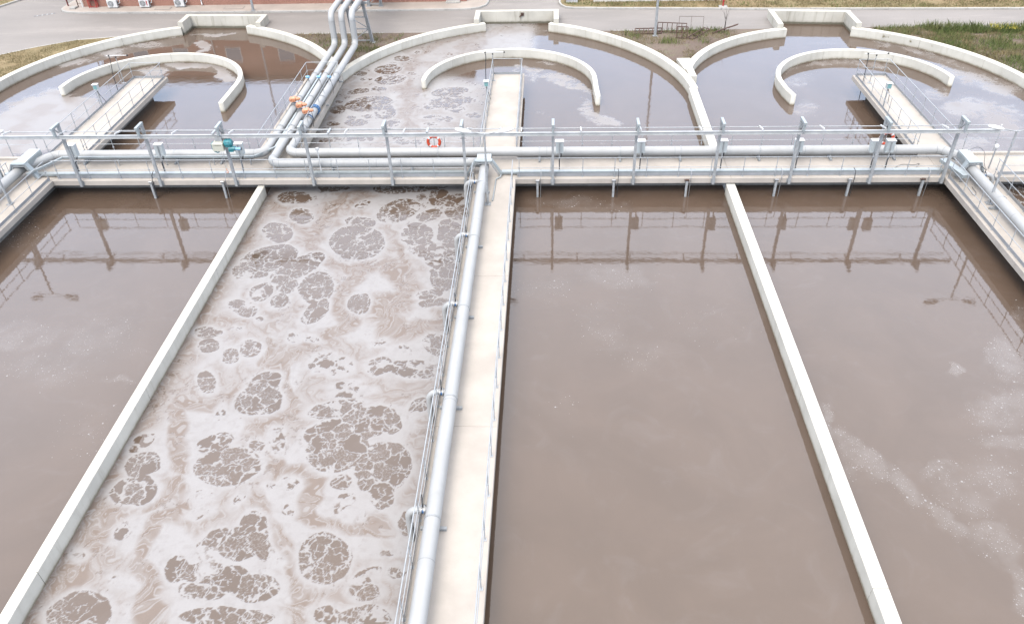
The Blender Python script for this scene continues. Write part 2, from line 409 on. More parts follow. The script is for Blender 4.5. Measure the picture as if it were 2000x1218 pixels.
kerb([(-38.28, 34)]+pav[0:11]+[(-3.25, 34)], '')
kerb([(2.44, 34), (2.44, 30.1), (2.55, 29.5), (2.9, 28.93), (3.45, 28.7), (18.2, 27.78), (37, 27.05), (47, 26.6)], '')
kerb([(-47, 28.6), (-44.05, 31.25), (-42.95, 34.0)], '')
def edging(path):
    mb = MB(); wall_run(mb, path, .10, ZG-.05, ZG+.035, .01); tag(mb.build('kerb', 'kerb_concrete'), kind='structure')
edging([(-41.05, 15.2), (-37.6, 19.9), (-35.75, 21.42), (-33.4, 22.87), (-30, 23.6)]); edging([(-16.5, 23.65), (-10.5, 23.6)]); edging([(6.2, 23.42), (14.5, 23.42)])

# ------------------------------------------------------------------ concrete walls
def seg_wall(label, a, b, wd, cuts, cat='wall'):
    r = thing('divider_wall', (a[0], a[1], ZT), label, cat)
    ys = [a[1]]+cuts+[b[1]]
    for i, (y0, y1) in enumerate(zip(ys, ys[1:])):
        t0 = (y0-a[1])/(b[1]-a[1]); t1 = (y1-a[1])/(b[1]-a[1]); x0 = a[0]+(b[0]-a[0])*t0; x1 = a[0]+(b[0]-a[0])*t1
        s = 1 if y1 > y0 else -1; gap = .009
        wall_run(MB(), [(x0, y0-(-gap*s if i else 0)), (x1, y1-(gap*s if i < len(ys)-2 else 0))], wd, ZB, ZT, .02).build('wall_segment', 'wall_concrete', r)
    return r
seg_wall('long pale concrete divider wall along the left edge of the foam covered lane', (-12.70, .02), (-12.68, -45), .34, [-7.2, -14.6, -22, -30])
seg_wall('long pale concrete divider wall between the two calm lanes right of the centre walkway', (10.43, .02), (10.40, -45), .42, [-6.75, -14.5, -22, -30])
seg_wall('straight concrete wall behind the cross walkway, beneath the bridge with three parallel pipes', (XDL, 2.44), (XDL-.02, 14.75), .46, [6.2, 10.2])
seg_wall('straight concrete wall behind the cross walkway ending in a Y fork of two curved walls', (10.28, 2.44), (10.33, 12.0), .46, [5.6, 9.4])
def tank_wall(label, left, right, nx, ny0, ny0b, ny1, ny1b, dz=0.):
    """two arcs that stick out into a shallow square recess"""
    r = thing('tank_wall', (nx[0], ny1, ZT), label, 'wall')
    walls(r, 'wall_segment', left, TK, ZB, ZT+dz, 4.4); walls(r, 'wall_segment', right, TK, ZB, ZT+dz, 4.4)
    x0, x1 = nx
    wall_run(MB(), [(x0+.19, ny0), (x0+.19, ny1-.38)], .38, ZB, ZN).build('recess_wall', 'notch_concrete', r)
    wall_run(MB(), [(x1-.19, ny0b), (x1-.19, ny1b-.38)], .38, ZB, ZN).build('recess_wall', 'notch_concrete', r)
    wall_run(MB(), [(x0, ny1-.188), (x1, ny1b-.188)], .376, ZB, ZN).build('recess_wall', 'notch_concrete', r)
    return r
tank_wall('round outer wall of the left far tank with a square recess at its top', [(-34.55, 2.4), (-34.57, 12.3)]+arc_path(CL_L, -34.56, -26.15), arc_path(CL_R, -21.05, -11.95), (-26.34, -19.93), 24.78, 24.45, 26.74, 26.46, .002)
tank_wall('round outer wall of the middle far tank with a square recess at its top', arc_path(CM_L, -12.0, -3.15), arc_path(CM_R, 1.65, 10.42), (-3.94, 2.32), 24.55, 24.38, 26.75, 26.72)
tank_wall('round outer wall of the right far tank with a square recess at its top', [(10.62, 13.9)]+arc_path(CR_L, 10.56, 18.35), arc_path(CR_R, 22.95, 30.7)+[(30.72, 10.5), (30.7, 2.4)], (17.75, 23.54), 22.62, 22.56, 26.0, 25.5, -.003)
MB().prism([(10.22, 15.2), (10.7, 14.9), (10.85, 17.05), (9.98, 17.05)], ZB, ZT-.006).build('wall_fillet', 'wall_concrete', bpy.data.objects['tank_wall.001'])
br_ = MB(); br_.box((-.52, 26.28, -.34), (-.30, 26.37, -.12)); br_.bar((-.42, 26.26, -.16), (-.62, 26.22, -.42), .07, .07); br_.build('bracket', 'rust', bpy.data.objects['tank_wall.001'])
def baffle(label, pts_arc, ends):
    r = thing('baffle_wall', (pts_arc[0][0], pts_arc[0][1], ZT), label, 'wall')
    walls(r, 'wall_segment', ends[0]+pts_arc+ends[1], .30, ZB, ZT, 4.2)
    for q in (ends[0]+pts_arc)[:1]+(pts_arc+ends[1])[-1:]:
        MB().tube([(q[0], q[1], ZB), (q[0], q[1], ZT-.02), (q[0], q[1], ZT-.001)], [.15, .15, .132], 14).build('wall_end', 'wall_concrete', r)
baffle('curved U shaped inner wall standing in the left far tank', arc((-23.95, 13.4), 5.68, 182, 0, 48)[0:], ([], [(-18.27, 11.6), (-18.28, 10.5)]))
baffle('curved U shaped inner wall standing in the middle far tank', arc((-.92, 13.79), 5.4, 180, 0, 48), ([], [(4.5, 12.3), (4.55, 11.0)]))
baffle('curved U shaped inner wall standing in the right far tank', arc((21.0, 13.15), 5.2, 3, 180, 48), ([], [(15.86, 12.0), (16.05, 10.85)]))

# ------------------------------------------------------------------ walkways
def walkway(label, slabs, supports, t=.266, edge=()):
    x0, y0, x1, y1 = slabs[0]
    r = thing('walkway', ((x0+x1)/2, (y0+y1)/2, 0), label, 'walkway')
    for a, b, c, d in slabs: MB().box((a, b, -t), (c, d, 0), .012).build('deck_slab', 'deck_concrete', r)
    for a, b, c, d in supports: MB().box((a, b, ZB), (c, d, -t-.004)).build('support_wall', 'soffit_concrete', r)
    for a, b, c, d, h in edge: MB().box((a, b, .003), (c, d, h), .012).build('edge_kerb', 'deck_concrete', r)
    return r
g = .006
walkway('pale cross walkway running the whole width of the plant between near and far tanks', [(-45, 0, -25.4, 2.45), (-25.4+g, 0, -12.5, 2.45), (-12.5+g, 0, -2.07, 2.45), (-2.07+g, 0, 10.4, 2.45), (10.4+g, 0, 20.46, 2.45), (20.46+g, 0, 22.76, 2.45), (22.76+g, 0, 45, 2.45)],
        [(-45, 1.0, 45, 1.45)], edge=[(-45, 2.27, -25.0, 2.44, .13), (-22.6, 2.27, -13.7, 2.44, .13), (-11.2, 2.27, -1.98, 2.44, .13), (.02, 2.27, 20.0, 2.44, .13), (22.05, 2.27, 45, 2.44, .13)])
walkway('centre walkway beside the foam lane, with one grey pipe laid along its left side', [(-2.07, -8.2, 0, -g), (-2.07, -16.6, 0, -8.2-2*g), (-2.07, -25, 0, -16.6-g), (-2.07, -45, 0, -25-g)], [(-1.45, -45, -.6, .99)])
walkway('left side walkway that leaves the cross walkway at the left picture edge', [(-25.4, -11, -23.27, -g), (-25.4, -22, -23.27, -11-g), (-25.4, -45, -23.27, -22-g)], [(-24.75, -45, -23.95, .99)])
walkway('right side walkway that leaves the cross walkway at the right picture edge', [(20.46, -6.1, 22.76, -g), (20.46, -16, 22.76, -6.1-g), (20.46, -45, 22.76, -16-g)], [(21.2, -45, 22.0, .99)])
walkway('short bridge into the left far tank', [(-25.0, 2.45+g, -22.75, 13.75)], [(-24.25, 1.46, -23.5, 12.6)])
walkway('short bridge into the middle far tank', [(-2.0, 2.45+g, .08, 13.75)], [(-1.4, 1.46, -.55, 12.6)])
walkway('short bridge into the right far tank', [(20.0, 2.45+g, 22.05, 12.95)], [(20.7, 1.46, 21.4, 11.9)])
walkway('bridge that carries three parallel grey pipes over the far dividing wall', [(-13.62, 2.45+g, -11.38, 13.45)], [], edge=[(-11.54, 2.5, -11.385, 13.44, .11), (-13.615, 2.5, -13.46, 13.44, .11)])
# ------------------------------------------------------------------ water: numpy noise and the foam that floats on it
def _h(ix, iy, s):
    n = (ix.astype(np.int64)*374761393+iy.astype(np.int64)*668265263+s*2147483647) & 0x7fffffff
    n = ((n ^ (n >> 13))*1274126177) & 0x7fffffff; n = (n ^ (n >> 16)) & 0xffff
    return n.astype(np.float32)/65535.
def vn(x, y, s=0):
    ix = np.floor(x); iy = np.floor(y); fx = (x-ix).astype(np.float32); fy = (y-iy).astype(np.float32); ix = ix.astype(np.int64); iy = iy.astype(np.int64)
    u = fx*fx*fx*(fx*(fx*6-15)+10); v = fy*fy*fy*(fy*(fy*6-15)+10)
    a = _h(ix, iy, s); b = _h(ix+1, iy, s); c = _h(ix, iy+1, s); d = _h(ix+1, iy+1, s)
    return (a+(b-a)*u)*(1-v)+(c+(d-c)*u)*v
def fbm(x, y, o=4, s=0, g=.5):
    r = 0; a = 1; t = 0
    for i in range(o):
        r = r+a*vn(x, y, s+i*17); t += a; a *= g; x, y = x*1.93*.8-y*1.93*.6+3.1, x*1.93*.6+y*1.93*.8-1.7
    return r/t
def worley(x, y, s=0):
    ix = np.floor(x).astype(np.int64); iy = np.floor(y).astype(np.int64); f1 = np.full(x.shape, 9., np.float32); f2 = f1.copy(); cid = np.zeros(x.shape, np.float32)
    for dx in (-1, 0, 1):
        for dy in (-1, 0, 1):
            cx = ix+dx; cy = iy+dy; px = cx+_h(cx, cy, s); py = cy+_h(cx, cy, s+91)
            d = np.sqrt((px-x)**2+(py-y)**2).astype(np.float32); k = d < f1
            f2 = np.where(k, f1, np.minimum(f2, d)); cid = np.where(k, _h(cx, cy, s+7), cid); f1 = np.where(k, d, f1)
    return f1, f2, cid
def ss(a, b, x):
    t = np.clip((x-a)/(b-a), 0, 1); return t*t*(3-2*t)
def ell(x, y, E):
    """normalised elliptical distance to one patch"""
    cx, cy, ux, uy, vx, vy, k = E; det = ux*vy-uy*vx; dx = x-cx; dy = y-cy
    a = (dx*vy-dy*vx)/det; b = (dy*ux-dx*uy)/det; return np.sqrt(a*a+b*b)
def seg_d(x, y, P):
    d = np.full(x.shape, 99., np.float32)
    for (ax, ay), (bx, by) in zip(P, P[1:]):
        ex, ey = bx-ax, by-ay; t = np.clip(((x-ax)*ex+(y-ay)*ey)/(ex*ex+ey*ey+1e-9), 0, 1)
        d = np.minimum(d, np.hypot(x-ax-t*ex, y-ay-t*ey).astype(np.float32))
    return d
PATCH_B= [(-11.07, -0.12, 0.83, -0.01, 0.15, -0.6, 1.0), (-10.23, -1.88, 0.53, -0.0, 0.17, -0.66, 1.0), (-11.08, -3.39, 0.7, -0.3, 0.1, -0.79, 1.0), (-7.11, -4.22, 1.28, -0.0, 0.27, -1.41, 1.0), (-7.29, -2.4, 0.71, -0.12, 0.06, -0.44, 1.0), (-9.4, 0.89, 0.81, -0.01, 0.08, -0.35, 1.0), (-6.34, 0.79, 0.95, -0.01, 0.08, -0.48, 0.9), (-4.55, 0.86, 1.01, 0.18, 0.06, -0.38, 0.9), (-4.76, -0.12, 0.2, -0.0, 0.04, -0.33, 1.0), (-3.83, -0.09, 0.51, 0.18, 0.14, -0.69, 1.0), (-3.07, -0.35, 0.42, 0.32, 0.12, -0.43, 1.0), (-7.56, -0.76, 0.28, 0.23, 0.09, -0.24, 0.7), (-5.67, -1.38, 0.9, 0.51, 0.28, -0.95, 0.9), (-4.09, -1.82, 0.53, 0.29, 0.14, -0.53, 1.0), (-2.82, -1.57, 0.55, -0.0, 0.07, -0.73, 1.0), (-4.44, -3.48, 0.71, -0.0, 0.12, -0.9, 0.9), (-3.94, -4.73, 0.54, -0.0, 0.1, -0.76, 0.9), (-2.94, -3.48, 0.44, 0.53, 0.42, -1.03, 1.0), (-3.15, -5.4, 0.69, 0.35, 0.19, -0.74, 0.75), (-2.8, -6.83, 0.62, 0.42, 0.3, -0.96, 1.0), (-3.31, -8.17, 0.5, 0.15, 0.07, -0.32, 1.0), (-3.12, -8.8, 0.51, 0.16, 0.06, -0.25, 1.0), (-10.85, -5.56, 1.11, 0.47, 0.38, -0.92, 1.0), (-11.91, -6.6, 0.16, 0.23, 0.24, -0.37, 1.0), (-10.86, -6.81, 0.31, 0.1, 0.09, -0.22, 1.0), (-9.37, -6.28, 0.88, 0.91, 0.34, -0.65, 0.95), (-8.15, -7.79, 0.37, 0.79, 0.6, -0.81, 1.0), (-9.43, -7.6, 0.42, 0.14, 0.19, -0.5, 1.0), (-10.41, -8.06, 0.3, 0.41, 0.28, -0.43, 1.0), (-9.53, -8.68, 0.29, 0.28, 0.21, -0.37, 1.0), (-6.06, -8.82, 0.25, 0.47, 0.34, -0.48, 1.0), (-7.8, -9.42, 0.36, 0.56, 0.28, -0.42, 1.0), (-10.89, -9.19, 0.62, -0.3, 0.04, -0.4, 0.9), (-2.7, -11.44, 0.44, 0.0, 0.07, -0.61, 1.1), (-11.76, -10.78, 0.5, 0.0, 0.1, -0.3, 1.0), (-11.48, -11.59, 0.36, 0.11, 0.18, -0.39, 1.0), (-9.77, -11.72, 0.32, 0.05, 0.14, -0.39, 1.0), (-10.39, -12.16, 0.31, 0.05, 0.15, -0.38, 1.0), (-10.78, -13.6, 0.28, 0.08, 0.23, -0.49, 1.0), (-8.64, -13.63, 0.5, 0.22, 0.23, -0.49, 1.0), (-8.58, -14.54, 0.73, 0.1, 0.24, -0.67, 1.0), (-6.78, -12.54, 0.46, 0.21, 0.2, -0.48, 0.6), (-6.11, -12.74, 0.46, 0.13, 0.15, -0.46, 0.5), (-4.62, -12.73, 0.43, 0.06, 0.1, -0.43, 0.75), (-3.32, -12.87, 0.94, -0.11, 0.04, -0.47, 0.75), (-5.35, -14.07, 0.62, 0.09, 0.05, -0.21, 0.5), (-5.7, -13.69, 0.38, 0.11, 0.06, -0.17, 0.6), (-2.84, -14.74, 0.38, 0.1, 0.08, -0.31, 1.0), (-7.62, -11.09, 0.32, -0.08, 0.02, -0.17, 0.5), (-8.28, -11.09, 0.19, 0.0, 0.06, -0.25, 0.5), (-3.85, -11.61, 0.18, 0.0, 0.01, -0.1, 0.7), (-4.82, -11.34, 0.24, 0.11, 0.04, -0.13, 0.6), (-9.95, -9.88, 0.15, 0.0, 0.03, -0.11, 0.6), (-10.62, -10.54, 0.13, 0.0, 0.03, -0.09, 0.7), (-3.37, -9.54, 0.23, -0.09, -0.0, -0.12, 0.6), (-8.55, -14.77, 0.76, 0.11, 0.19, -0.53, 1.0), (-11.56, -17.55, 0.52, 0.11, 0.25, -0.48, 1.05), (-11.39, -18.61, 0.65, 0.13, 0.28, -0.51, 1.0), (-8.81, -17.55, 0.93, 0.24, 0.37, -0.8, 1.0), (-9.56, -16.53, 0.54, 0.23, 0.17, -0.3, 0.9), (-9.17, -16.36, 0.24, 0.0, 0.03, -0.09, 0.8), (-8.09, -16.67, 0.22, 0.0, 0.06, -0.21, 1.1), (-7.06, -18.35, 0.18, 0.0, 0.03, -0.12, 0.8), (-6.54, -18.23, 0.25, 0.1, 0.1, -0.21, 0.7), (-5.72, -14.89, 0.88, 0.24, 0.14, -0.4, 0.85), (-5.04, -15.76, 1.41, 0.58, 0.29, -0.74, 0.95), (-5.28, -16.92, 0.92, 0.24, 0.28, -0.79, 0.95), (-3.68, -17.55, 0.73, 0.63, 0.53, -0.85, 1.05), (-3.53, -18.79, 0.29, 0.15, 0.14, -0.31, 1.0), (-3.7, -15.57, 0.35, 0.0, 0.07, -0.46, 1.0), (-4.94, -18.18, 0.27, 0.0, 0.05, -0.25, 1.0), (-4.6, -18.89, 0.22, 0.11, 0.11, -0.22, 0.8), (-4.8, -19.16, 0.24, 0.12, 0.08, -0.16, 0.5), (-8.17, -20.13, 0.24, 0.13, 0.09, -0.14, 1.0), (-8.35, -20.5, 0.29, 0.2, 0.13, -0.17, 0.9), (-7.31, -20.51, 0.64, 0.16, 0.24, -0.52, 1.0), (-7.2, -19.86, 0.37, -0.14, -0.0, -0.41, 0.9), (-6.64, -20.71, 0.19, 0.0, 0.1, -0.34, 1.0), (-9.03, -21.38, 0.32, -0.16, -0.05, -0.36, 1.0), (-7.75, -21.56, 1.15, -0.09, 0.1, -0.39, 0.95), (-6.54, -21.92, 0.68, 0.02, 0.13, -0.42, 1.1), (-7.94, -22.02, 0.64, 0.01, 0.11, -0.32, 0.8), (-4.77, -20.95, 0.56, 0.45, 0.51, -0.69, 1.0), (-3.44, -22.01, 0.35, 0.01, 0.05, -0.27, 1.15), (-3.47, -21.53, 0.35, 0.27, 0.13, -0.19, 0.8), (-2.56, -21.38, 0.24, 0.01, 0.03, -0.2, 0.8), (-7.07, -22.87, 1.2, 0.03, 0.1, -0.31, 1.0), (-11.15, -22.84, 0.85, 0.02, 0.27, -0.56, 1.02), (-4.34, -22.81, 0.32, 0.07, 0.11, -0.27, 0.8), (-3.29, -22.81, 0.64, 0.01, 0.06, -0.31, 1.05), (-12.04, -16.57, 0.22, 0.33, 0.19, -0.19, 0.5), (-11.01, -20.08, 0.13, 0.33, 0.19, -0.14, 0.5), (-12.12, -20.98, 0.15, 0.0, 0.07, -0.14, 0.8), (-9.0, -19.46, 0.24, 0.09, 0.07, -0.12, 0.45), (-8.01, -18.87, 0.07, 0.2, 0.12, -0.09, 0.5), (-6.28, -19.31, 0.17, -0.07, -0.01, -0.23, 0.5), (-9.81, -15.19, 0.16, -0.07, 0.03, -0.39, 0.5), (-7.45, -16.5, 0.29, 0.0, 0.13, -0.48, 0.45), (-2.6, -19.69, 0.21, 0.0, 0.06, -0.39, 1.0), (-10.58, -21.88, 0.12, 0.0, 0.06, -0.13, 0.5), (-2.96, -20.71, 0.33, 0.01, 0.02, -0.1, 0.4), (-9.2, -18.81, 0.29, 0.01, 0.06, -0.16, 0.4)]
CHAN_B= [([(-8.89, 1.64), (-8.6, -0.65), (-9.08, -2.57), (-9.6, -4.03), (-9.02, -5.03), (-7.79, -5.99), (-6.6, -6.63), (-7.09, -7.79), (-6.69, -9.32), (-6.16, -10.04), (-6.61, -10.74), (-7.27, -11.64), (-8.32, -12.3), (-8.84, -12.93), (-9.68, -14.22), (-10.49, -14.8)], 0.29), ([(-6.53, -6.13), (-5.66, -5.99), (-4.69, -6.97), (-4.26, -7.78), (-4.45, -9.06), (-5.41, -8.81), (-4.97, -10.03), (-4.13, -10.72), (-3.15, -10.43), (-2.49, -10.42)], 0.47), ([(-12.26, -0.81), (-12.29, -4.03), (-12.55, -6.14), (-12.56, -7.81), (-12.53, -10.32)], 0.22), ([(-12.18, -0.45), (-11.23, -1.53), (-9.93, -3.06), (-9.09, -4.03)], 0.26), ([(-9.19, -11.21), (-9.15, -11.87), (-9.25, -12.52)], 0.16), ([(-8.15, -12.92), (-7.73, -13.71), (-7.2, -14.47), (-7.32, -15.01)], 0.17), ([(-5.89, -2.58), (-5.42, -3.88), (-5.06, -5.11), (-4.45, -6.41)], 0.13), ([(-11.79, -9.84), (-10.69, -9.95), (-9.71, -9.94), (-9.05, -9.58)], 0.15), ([(-9.21, 0.47), (-7.47, 0.27), (-7.93, -1.19)], 0.24), ([(-10.4, -14.84), (-11.25, -14.75), (-11.61, -14.96), (-11.13, -15.65), (-10.8, -16.87), (-10.46, -17.75), (-10.06, -17.92)], 0.24), ([(-10.24, -18.5), (-9.63, -19.06), (-9.47, -19.67), (-10.26, -19.76), (-10.36, -20.43), (-10.37, -21.27), (-9.87, -21.6), (-9.45, -22.05), (-9.58, -22.43), (-9.21, -22.92), (-8.9, -23.12)], 0.22), ([(-12.07, -19.42), (-11.11, -19.55), (-10.47, -19.23), (-10.02, -18.9)], 0.13), ([(-7.16, -14.9), (-7.44, -15.5), (-8.66, -15.72), (-8.29, -16.0), (-7.21, -16.08)], 0.16), ([(-7.33, -17.18), (-6.93, -17.86), (-6.14, -17.59), (-5.66, -18.34), (-5.8, -19.45), (-5.21, -19.82), (-3.81, -20.01), (-3.2, -20.0), (-3.46, -19.56)], 0.2), ([(-7.32, -19.01), (-6.91, -19.55), (-6.45, -20.06), (-5.86, -20.91), (-5.53, -21.7), (-5.22, -22.21), (-5.13, -23.0)], 0.2), ([(-11.63, -19.09), (-11.89, -20.75), (-12.06, -22.36), (-12.21, -23.7)], 0.35), ([(-12.31, -15.77), (-12.33, -16.71), (-12.4, -18.12)], 0.28)]
PATCH_M= [(-10.96, 16.49, 0.48, -0.01, 0.09, -0.46, 1.0), (-10.38, 15.46, 0.51, -0.01, 0.06, -0.31, 0.8), (-8.58, 19.28, 0.63, -0.02, 0.08, -0.55, 0.9), (-7.7, 20.44, 0.22, -0.01, 0.03, -0.23, 1.0), (-9.23, 17.25, 0.92, 0.2, 0.18, -0.94, 0.9), (-8.76, 15.42, 0.98, 0.21, 0.17, -0.89, 0.9), (-10.49, 13.42, 0.69, 0.24, 0.11, -0.46, 1.0), (-7.46, 16.39, 0.3, -0.01, 0.03, -0.23, 0.9), (-11.41, 11.91, 0.28, -0.01, 0.05, -0.24, 1.0), (-11.21, 10.65, 0.46, 0.34, 0.21, -0.65, 1.0), (-9.48, 11.48, 1.46, 0.29, 0.26, -1.17, 0.95), (-8.32, 10.3, 0.68, 0.13, 0.23, -1.13, 0.9), (-9.74, 8.77, 0.69, -0.01, 0.11, -0.54, 0.95), (-11.08, 8.62, 0.46, -0.01, 0.08, -0.36, 1.0), (-11.21, 7.83, 0.45, -0.01, 0.06, -0.28, 1.0), (-10.19, 9.51, 0.35, -0.01, 0.04, -0.22, 0.9), (-9.2, 9.58, 0.39, -0.01, 0.05, -0.26, 0.9), (-7.57, 8.56, 0.49, 0.21, 0.12, -0.53, 0.8), (-4.58, 11.77, 1.24, 0.25, 0.14, -0.98, 0.85), (-5.59, 10.91, 0.47, -0.01, 0.04, -0.35, 0.8), (-5.18, 9.41, 0.69, -0.01, 0.04, -0.33, 0.7), (-4.47, 9.22, 0.46, -0.01, 0.04, -0.36, 0.8), (-5.29, 8.43, 0.45, -0.01, 0.03, -0.25, 0.6), (-4.58, 13.28, 1.18, 0.3, 0.09, -0.66, 0.9), (-3.49, 11.94, 0.64, -0.01, 0.04, -0.5, 0.8), (-2.84, 9.64, 0.46, -0.01, 0.04, -0.46, 0.6), (-9.91, 6.62, 0.74, -0.01, 0.07, -0.33, 0.9), (-8.8, 6.61, 0.59, -0.01, 0.08, -0.42, 0.9), (-6.53, 6.08, 0.44, -0.01, 0.06, -0.39, 0.9), (-5.73, 6.07, 0.36, -0.01, 0.05, -0.36, 0.9), (-11.01, 6.31, 0.44, -0.01, 0.07, -0.3, 0.8), (-9.24, 13.81, 0.5, -0.01, 0.08, -0.47, 0.7), (-4.0, 10.6, 0.62, -0.01, 0.05, -0.57, 0.6), (-6.99, 6.74, 0.51, -0.01, 0.04, -0.27, 0.7), (-4.9, 6.38, 0.58, -0.01, 0.05, -0.39, 0.7), (-3.35, 6.86, 0.58, -0.01, 0.04, -0.43, 0.6)]
CHAN_M= [([(-3.96, 24.31), (-6.15, 22.44), (-7.64, 19.62), (-7.85, 16.75), (-7.63, 14.09), (-6.82, 12.41), (-6.94, 10.47), (-6.98, 9.17), (-6.4, 7.75), (-5.82, 6.23)], 0.4), ([(-6.44, 13.84), (-7.12, 12.82), (-7.47, 12.43)], 0.33), ([(-11.39, 13.75), (-11.36, 11.32), (-11.55, 8.01), (-11.48, 5.51)], 0.23), ([(-10.67, 18.97), (-11.51, 16.85), (-11.65, 15.05)], 0.26)]
BLOB_L= [(-29.64, 9.06, 1.62, 4.0, 2.98, -4.05, 1.0), (-27.49, 10.52, 1.43, 2.07, 1.87, -2.92, 0.8), (-29.05, 6.26, 2.45, -0.03, 0.93, -1.67, 1.0), (-26.95, 6.91, 2.16, -0.03, 0.87, -1.71, 0.9), (-31.84, 20.21, 3.4, 1.47, 0.77, -1.45, 0.6), (-30.08, 23.03, 1.83, 1.09, 0.56, -1.11, 0.7), (-27.87, 22.4, 1.75, 0.41, 0.39, -0.88, 0.7), (-29.62, 17.85, 1.43, 1.45, 0.75, -1.32, 0.35), (-23.59, 22.25, 0.79, -0.62, 0.37, -1.64, 0.7), (-27.2, 24.62, 1.61, -0.06, 0.28, -0.7, 0.7), (-23.67, 24.72, 2.0, -0.08, 0.16, -0.47, 0.8), (-23.29, 18.35, 2.38, -0.58, 0.26, -0.78, 0.9), (-20.71, 17.13, 1.88, -1.93, 0.14, -1.14, 0.8), (-25.39, 17.26, 1.16, 0.62, 0.53, -1.13, 0.7), (-35.12, 16.59, 1.08, 0.62, 1.16, -1.86, 0.4), (-27.62, 18.28, 1.48, -0.04, 0.43, -0.98, 0.5)]
BLOB_MR= [(-0.39, 24.76, 2.67, -0.1, 0.03, -0.92, 0.8), (0.18, 16.54, 1.35, -0.67, -0.06, -1.43, 0.8), (2.85, 14.7, 2.19, -1.62, -0.1, -0.83, 0.9), (4.25, 12.99, 0.67, -1.59, -0.37, -0.99, 0.9), (3.99, 10.27, 0.87, -1.32, -0.28, -1.03, 1.0), (4.67, 8.81, 0.8, -0.74, -0.19, -0.93, 1.0), (4.14, 6.77, 0.86, -0.01, -0.03, -0.66, 0.6), (0.94, 10.33, 1.19, -0.8, -0.04, -0.36, 0.5), (4.47, 22.89, 2.81, -1.92, -0.08, -0.75, 0.5), (2.56, 17.86, 2.02, -1.05, -0.05, -0.65, 0.9), (9.15, 18.62, 0.88, -2.25, -0.23, -0.63, 0.35), (4.94, 5.78, 1.12, -0.02, -0.02, -0.38, 0.5), (8.8, 5.41, 1.1, -0.02, -0.04, -0.31, 0.3)]
BLOB_R= [(27.34, 16.66, 1.09, -1.2, -0.75, -1.55, 0.6), (28.21, 14.88, 1.03, -1.78, -0.87, -1.58, 0.8), (29.34, 13.19, 1.41, -0.88, -0.8, -1.57, 0.8), (26.12, 9.83, 2.29, -0.05, -0.89, -2.15, 0.8), (27.35, 8.05, 1.66, -0.03, -1.21, -2.7, 0.9), (25.11, 12.5, 0.9, -0.02, -0.59, -1.57, 0.6), (24.9, 21.09, 1.68, -1.14, -0.23, -0.6, 0.8), (26.58, 19.03, 1.16, -2.03, -0.35, -0.72, 0.8), (20.41, 21.25, 1.04, -0.04, -0.14, -0.51, 0.4), (17.31, 14.32, 1.47, 1.12, -0.15, -1.42, 0.6), (16.93, 10.38, 0.89, -0.02, -0.38, -1.47, 0.7), (20.82, 17.78, 3.09, 0.35, -0.2, -0.74, 0.8), (17.19, 16.51, 1.16, 1.71, 0.05, -0.69, 0.7), (22.65, 17.26, 1.3, -0.04, -0.23, -0.73, 0.7), (15.51, 17.94, 1.0, -0.03, -0.19, -0.94, 0.2), (23.81, 5.52, 2.13, -0.03, -0.5, -1.23, 0.7), (25.4, 4.88, 1.57, -0.02, -0.53, -1.2, 0.7), (31.87, 17.44, 0.29, -1.86, -1.03, -1.57, 0.5)]
BLOB_A= [(-18.94, -10.86, 1.41, 0.46, 0.62, -0.95, 0.5), (-16.29, -11.16, 1.83, -0.42, 0.44, -1.24, 0.45), (-16.91, -12.39, 2.4, 0.02, 0.59, -1.18, 0.4), (-14.06, -13.64, 0.48, 0.01, 0.12, -0.27, 0.7), (-22.82, -3.64, 0.47, 1.13, 1.0, -1.17, 0.3), (-19.39, -11.18, 1.04, 0.01, 0.44, -0.79, 0.6), (-13.61, -16.07, 2.14, 0.03, 0.66, -1.43, 0.12)]
BLOB_C= [(2.57, -0.65, 1.73, -0.31, -0.04, -0.69, 0.75), (4.41, -6.92, 1.51, 0.0, -0.05, -0.83, 0.5), (5.49, -6.92, 0.57, -0.96, -0.23, -0.4, 0.45), (1.38, -7.67, 1.26, 0.38, 0.08, -0.72, 0.3), (1.32, -0.4, 1.26, -0.01, 0.0, -0.5, 0.3), (3.79, -10.38, 0.96, 0.55, 0.31, -1.79, 0.35), (4.83, -12.18, 0.76, -0.71, -0.46, -1.0, 0.3), (7.74, -10.35, 1.57, 0.01, -0.2, -1.26, 0.18), (1.88, -14.89, 0.26, -0.64, -0.54, -0.44, 0.2), (4.76, -1.4, 0.98, -0.0, -0.03, -0.48, 0.4)]
BLOB_D= [(11.0, -15.49, 0.33, 0.15, -0.02, -1.11, 0.8), (11.6, -16.83, 0.57, -0.74, -0.51, -0.63, 0.9), (12.46, -18.07, 0.45, -0.76, -0.46, -0.47, 1.0), (13.32, -19.39, 0.56, -0.72, -0.32, -0.33, 1.0), (14.92, -18.02, 1.38, 0.02, -0.51, -1.2, 0.6), (17.01, -14.69, 1.3, 0.31, -0.31, -0.96, 0.8), (18.36, -12.05, 0.88, 0.57, -0.09, -1.23, 0.75), (14.32, -21.08, 0.42, 0.01, -0.51, -1.14, 0.9), (19.83, -9.63, 0.46, 0.22, -0.29, -1.21, 0.6), (16.13, -12.63, 0.32, 0.0, -0.09, -0.22, 0.8), (14.34, -20.08, 0.31, -0.55, -0.6, -0.54, 0.9), (14.08, -17.43, 1.04, 0.34, -0.05, -0.28, 0.6), (16.38, -16.1, 0.98, 0.01, -0.18, -0.41, 0.7)]

